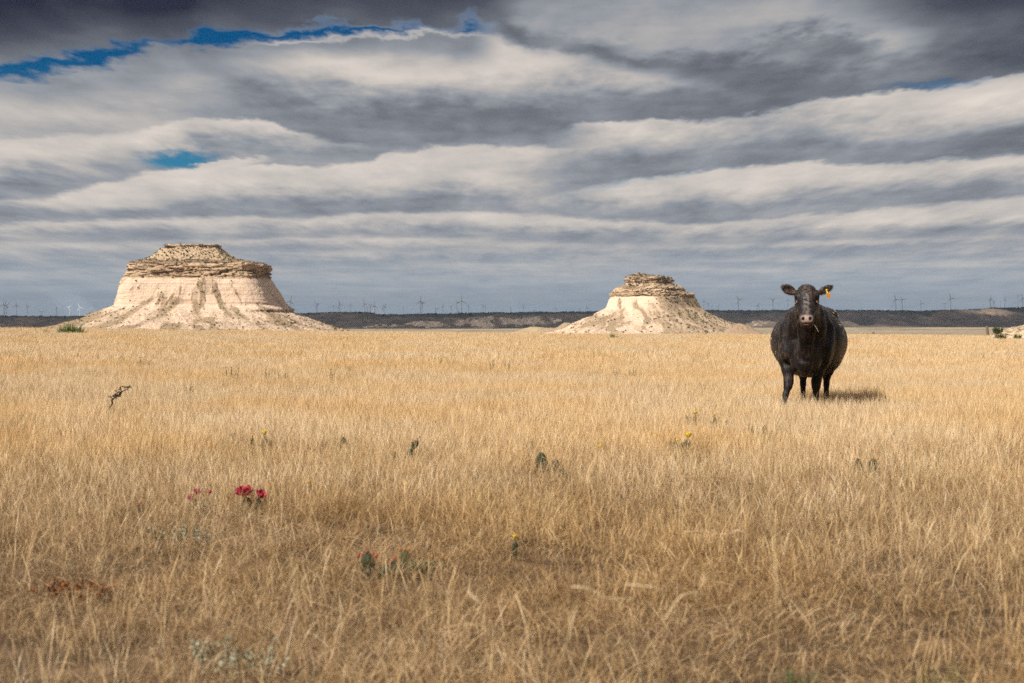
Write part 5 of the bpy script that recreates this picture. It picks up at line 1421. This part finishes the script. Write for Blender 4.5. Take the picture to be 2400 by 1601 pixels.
ORD = ['first', 'second', 'third', 'fourth', 'fifth', 'sixth', 'seventh', 'eighth', 'ninth', 'tenth', 'eleventh', 'twelfth', 'thirteenth', 'fourteenth', 'fifteenth', 'sixteenth', 'seventeenth', 'eighteenth',
       'nineteenth', 'twentieth', 'twenty first', 'twenty second', 'twenty third', 'twenty fourth', 'twenty fifth', 'twenty sixth', 'twenty seventh', 'twenty eighth', 'twenty ninth', 'thirtieth', 'thirty first', 'thirty second', 'thirty third', 'thirty fourth']
m_wt = plain('turbine_white_paint', (.80, .80, .79), .45, .4, .03)
V_, F_ = lathe([(2.6, 0), (2.1, .5), (1.5, 1.0)], 12); ME_T = mesh_np('tower', V_, F_)
V_ = []; F_n = grid_faces(5, 8, wrap=True)
for i, (yy, ry) in enumerate([(-5.5, 1.3), (-3.5, 2.1), (2, 2.3), (7.5, 2.0), (8.2, 1.0)]):
    for j in range(8): V_.append((ry * math.cos(j * PI / 4 + .39), yy, ry * math.sin(j * PI / 4 + .39)))
ME_N = mesh_np('nacelle', np.array(V_), [F_n, np.array([list(range(8))[::-1]]), np.array([list(range(32, 40))])], smooth=False)
V_ = []
for i, (t, cw, ctk) in enumerate([(0, 1.1, 1.1), (.06, 1.2, 1.1), (.18, 2.4, .8), (.45, 1.7, .5), (.8, .95, .3), (1, .35, .12)]):
    for a in (0, PI * .33, PI * .66, PI, PI * 1.33, PI * 1.66): V_.append((cw * math.cos(a), -5.0 + ctk * math.sin(a), 45 * t))
ME_B = mesh_np('blade', np.array(V_), grid_faces(6, 6, wrap=True))
for me in (ME_T, ME_N, ME_B): me.materials.append(m_wt)
def region(px):
    if px < 240: return 0
    if px < 960: return 1
    if px < 1400: return 2
    if px < 1860: return 3
    return 4
cnt = [0] * 5; random.seed(5)
for px, hy, bl, ph in sorted(TURB):
    D_ = min(16000, max(9300, 45 * FPX / bl)); s = bl * D_ / FPX / 45
    hub = point_at(px, hy, D_)
    gzz = CAM_Z + (HOR - float(np.interp(px, [0, 690, 800, 862, 885, 1260, 1650, 2250, 2330, 2400], [741, 735, 732.5, 733, 738, 732, 728, 728, 722.5, 721]))) / FPX * 6000 - (D_ - 6000) * .0035 - 6
    hgt = hub.z - gzz
    g = region(px); cnt[g] += 1
    where = ['left of the large butte', 'just right of the large butte', 'in the wide gap centre', 'between smaller butte and cow', 'right of the cow'][g]
    size = 'tall' if bl >= 12 else 'mid sized' if bl >= 8 else 'tiny'
    side_ = 'counted from the left' 
    lb = f"{size} wind turbine, {ORD[cnt[g] - 1]} from left of those {where}"
    e = empty('wind_turbine', (hub.x, D_, gzz)); e.rotation_euler = (0, 0, math.radians(random.uniform(-38, 38)))
    tag(e, lb, 'wind turbine', 'wind turbines along the horizon')
    o = bpy.data.objects.new('tower', ME_T); COL.objects.link(o); o.parent = e; o.scale = (s * 1.1, s * 1.1, hgt)
    o = bpy.data.objects.new('nacelle', ME_N); COL.objects.link(o); o.parent = e; o.location = (0, 0, hgt); o.scale = (s * 1.4, s * 1.2, s * 1.4)
    rot = [0, 18, 40, 62, 80, 100][ph]
    for k in range(3):
        o = bpy.data.objects.new('blade', ME_B); COL.objects.link(o); o.parent = e; o.location = (0, 0, hgt); o.scale = (s * 1.35, s * 1.2, s)
        o.rotation_euler = (0, math.radians(rot + 120 * k + random.uniform(-3, 3)), 0)
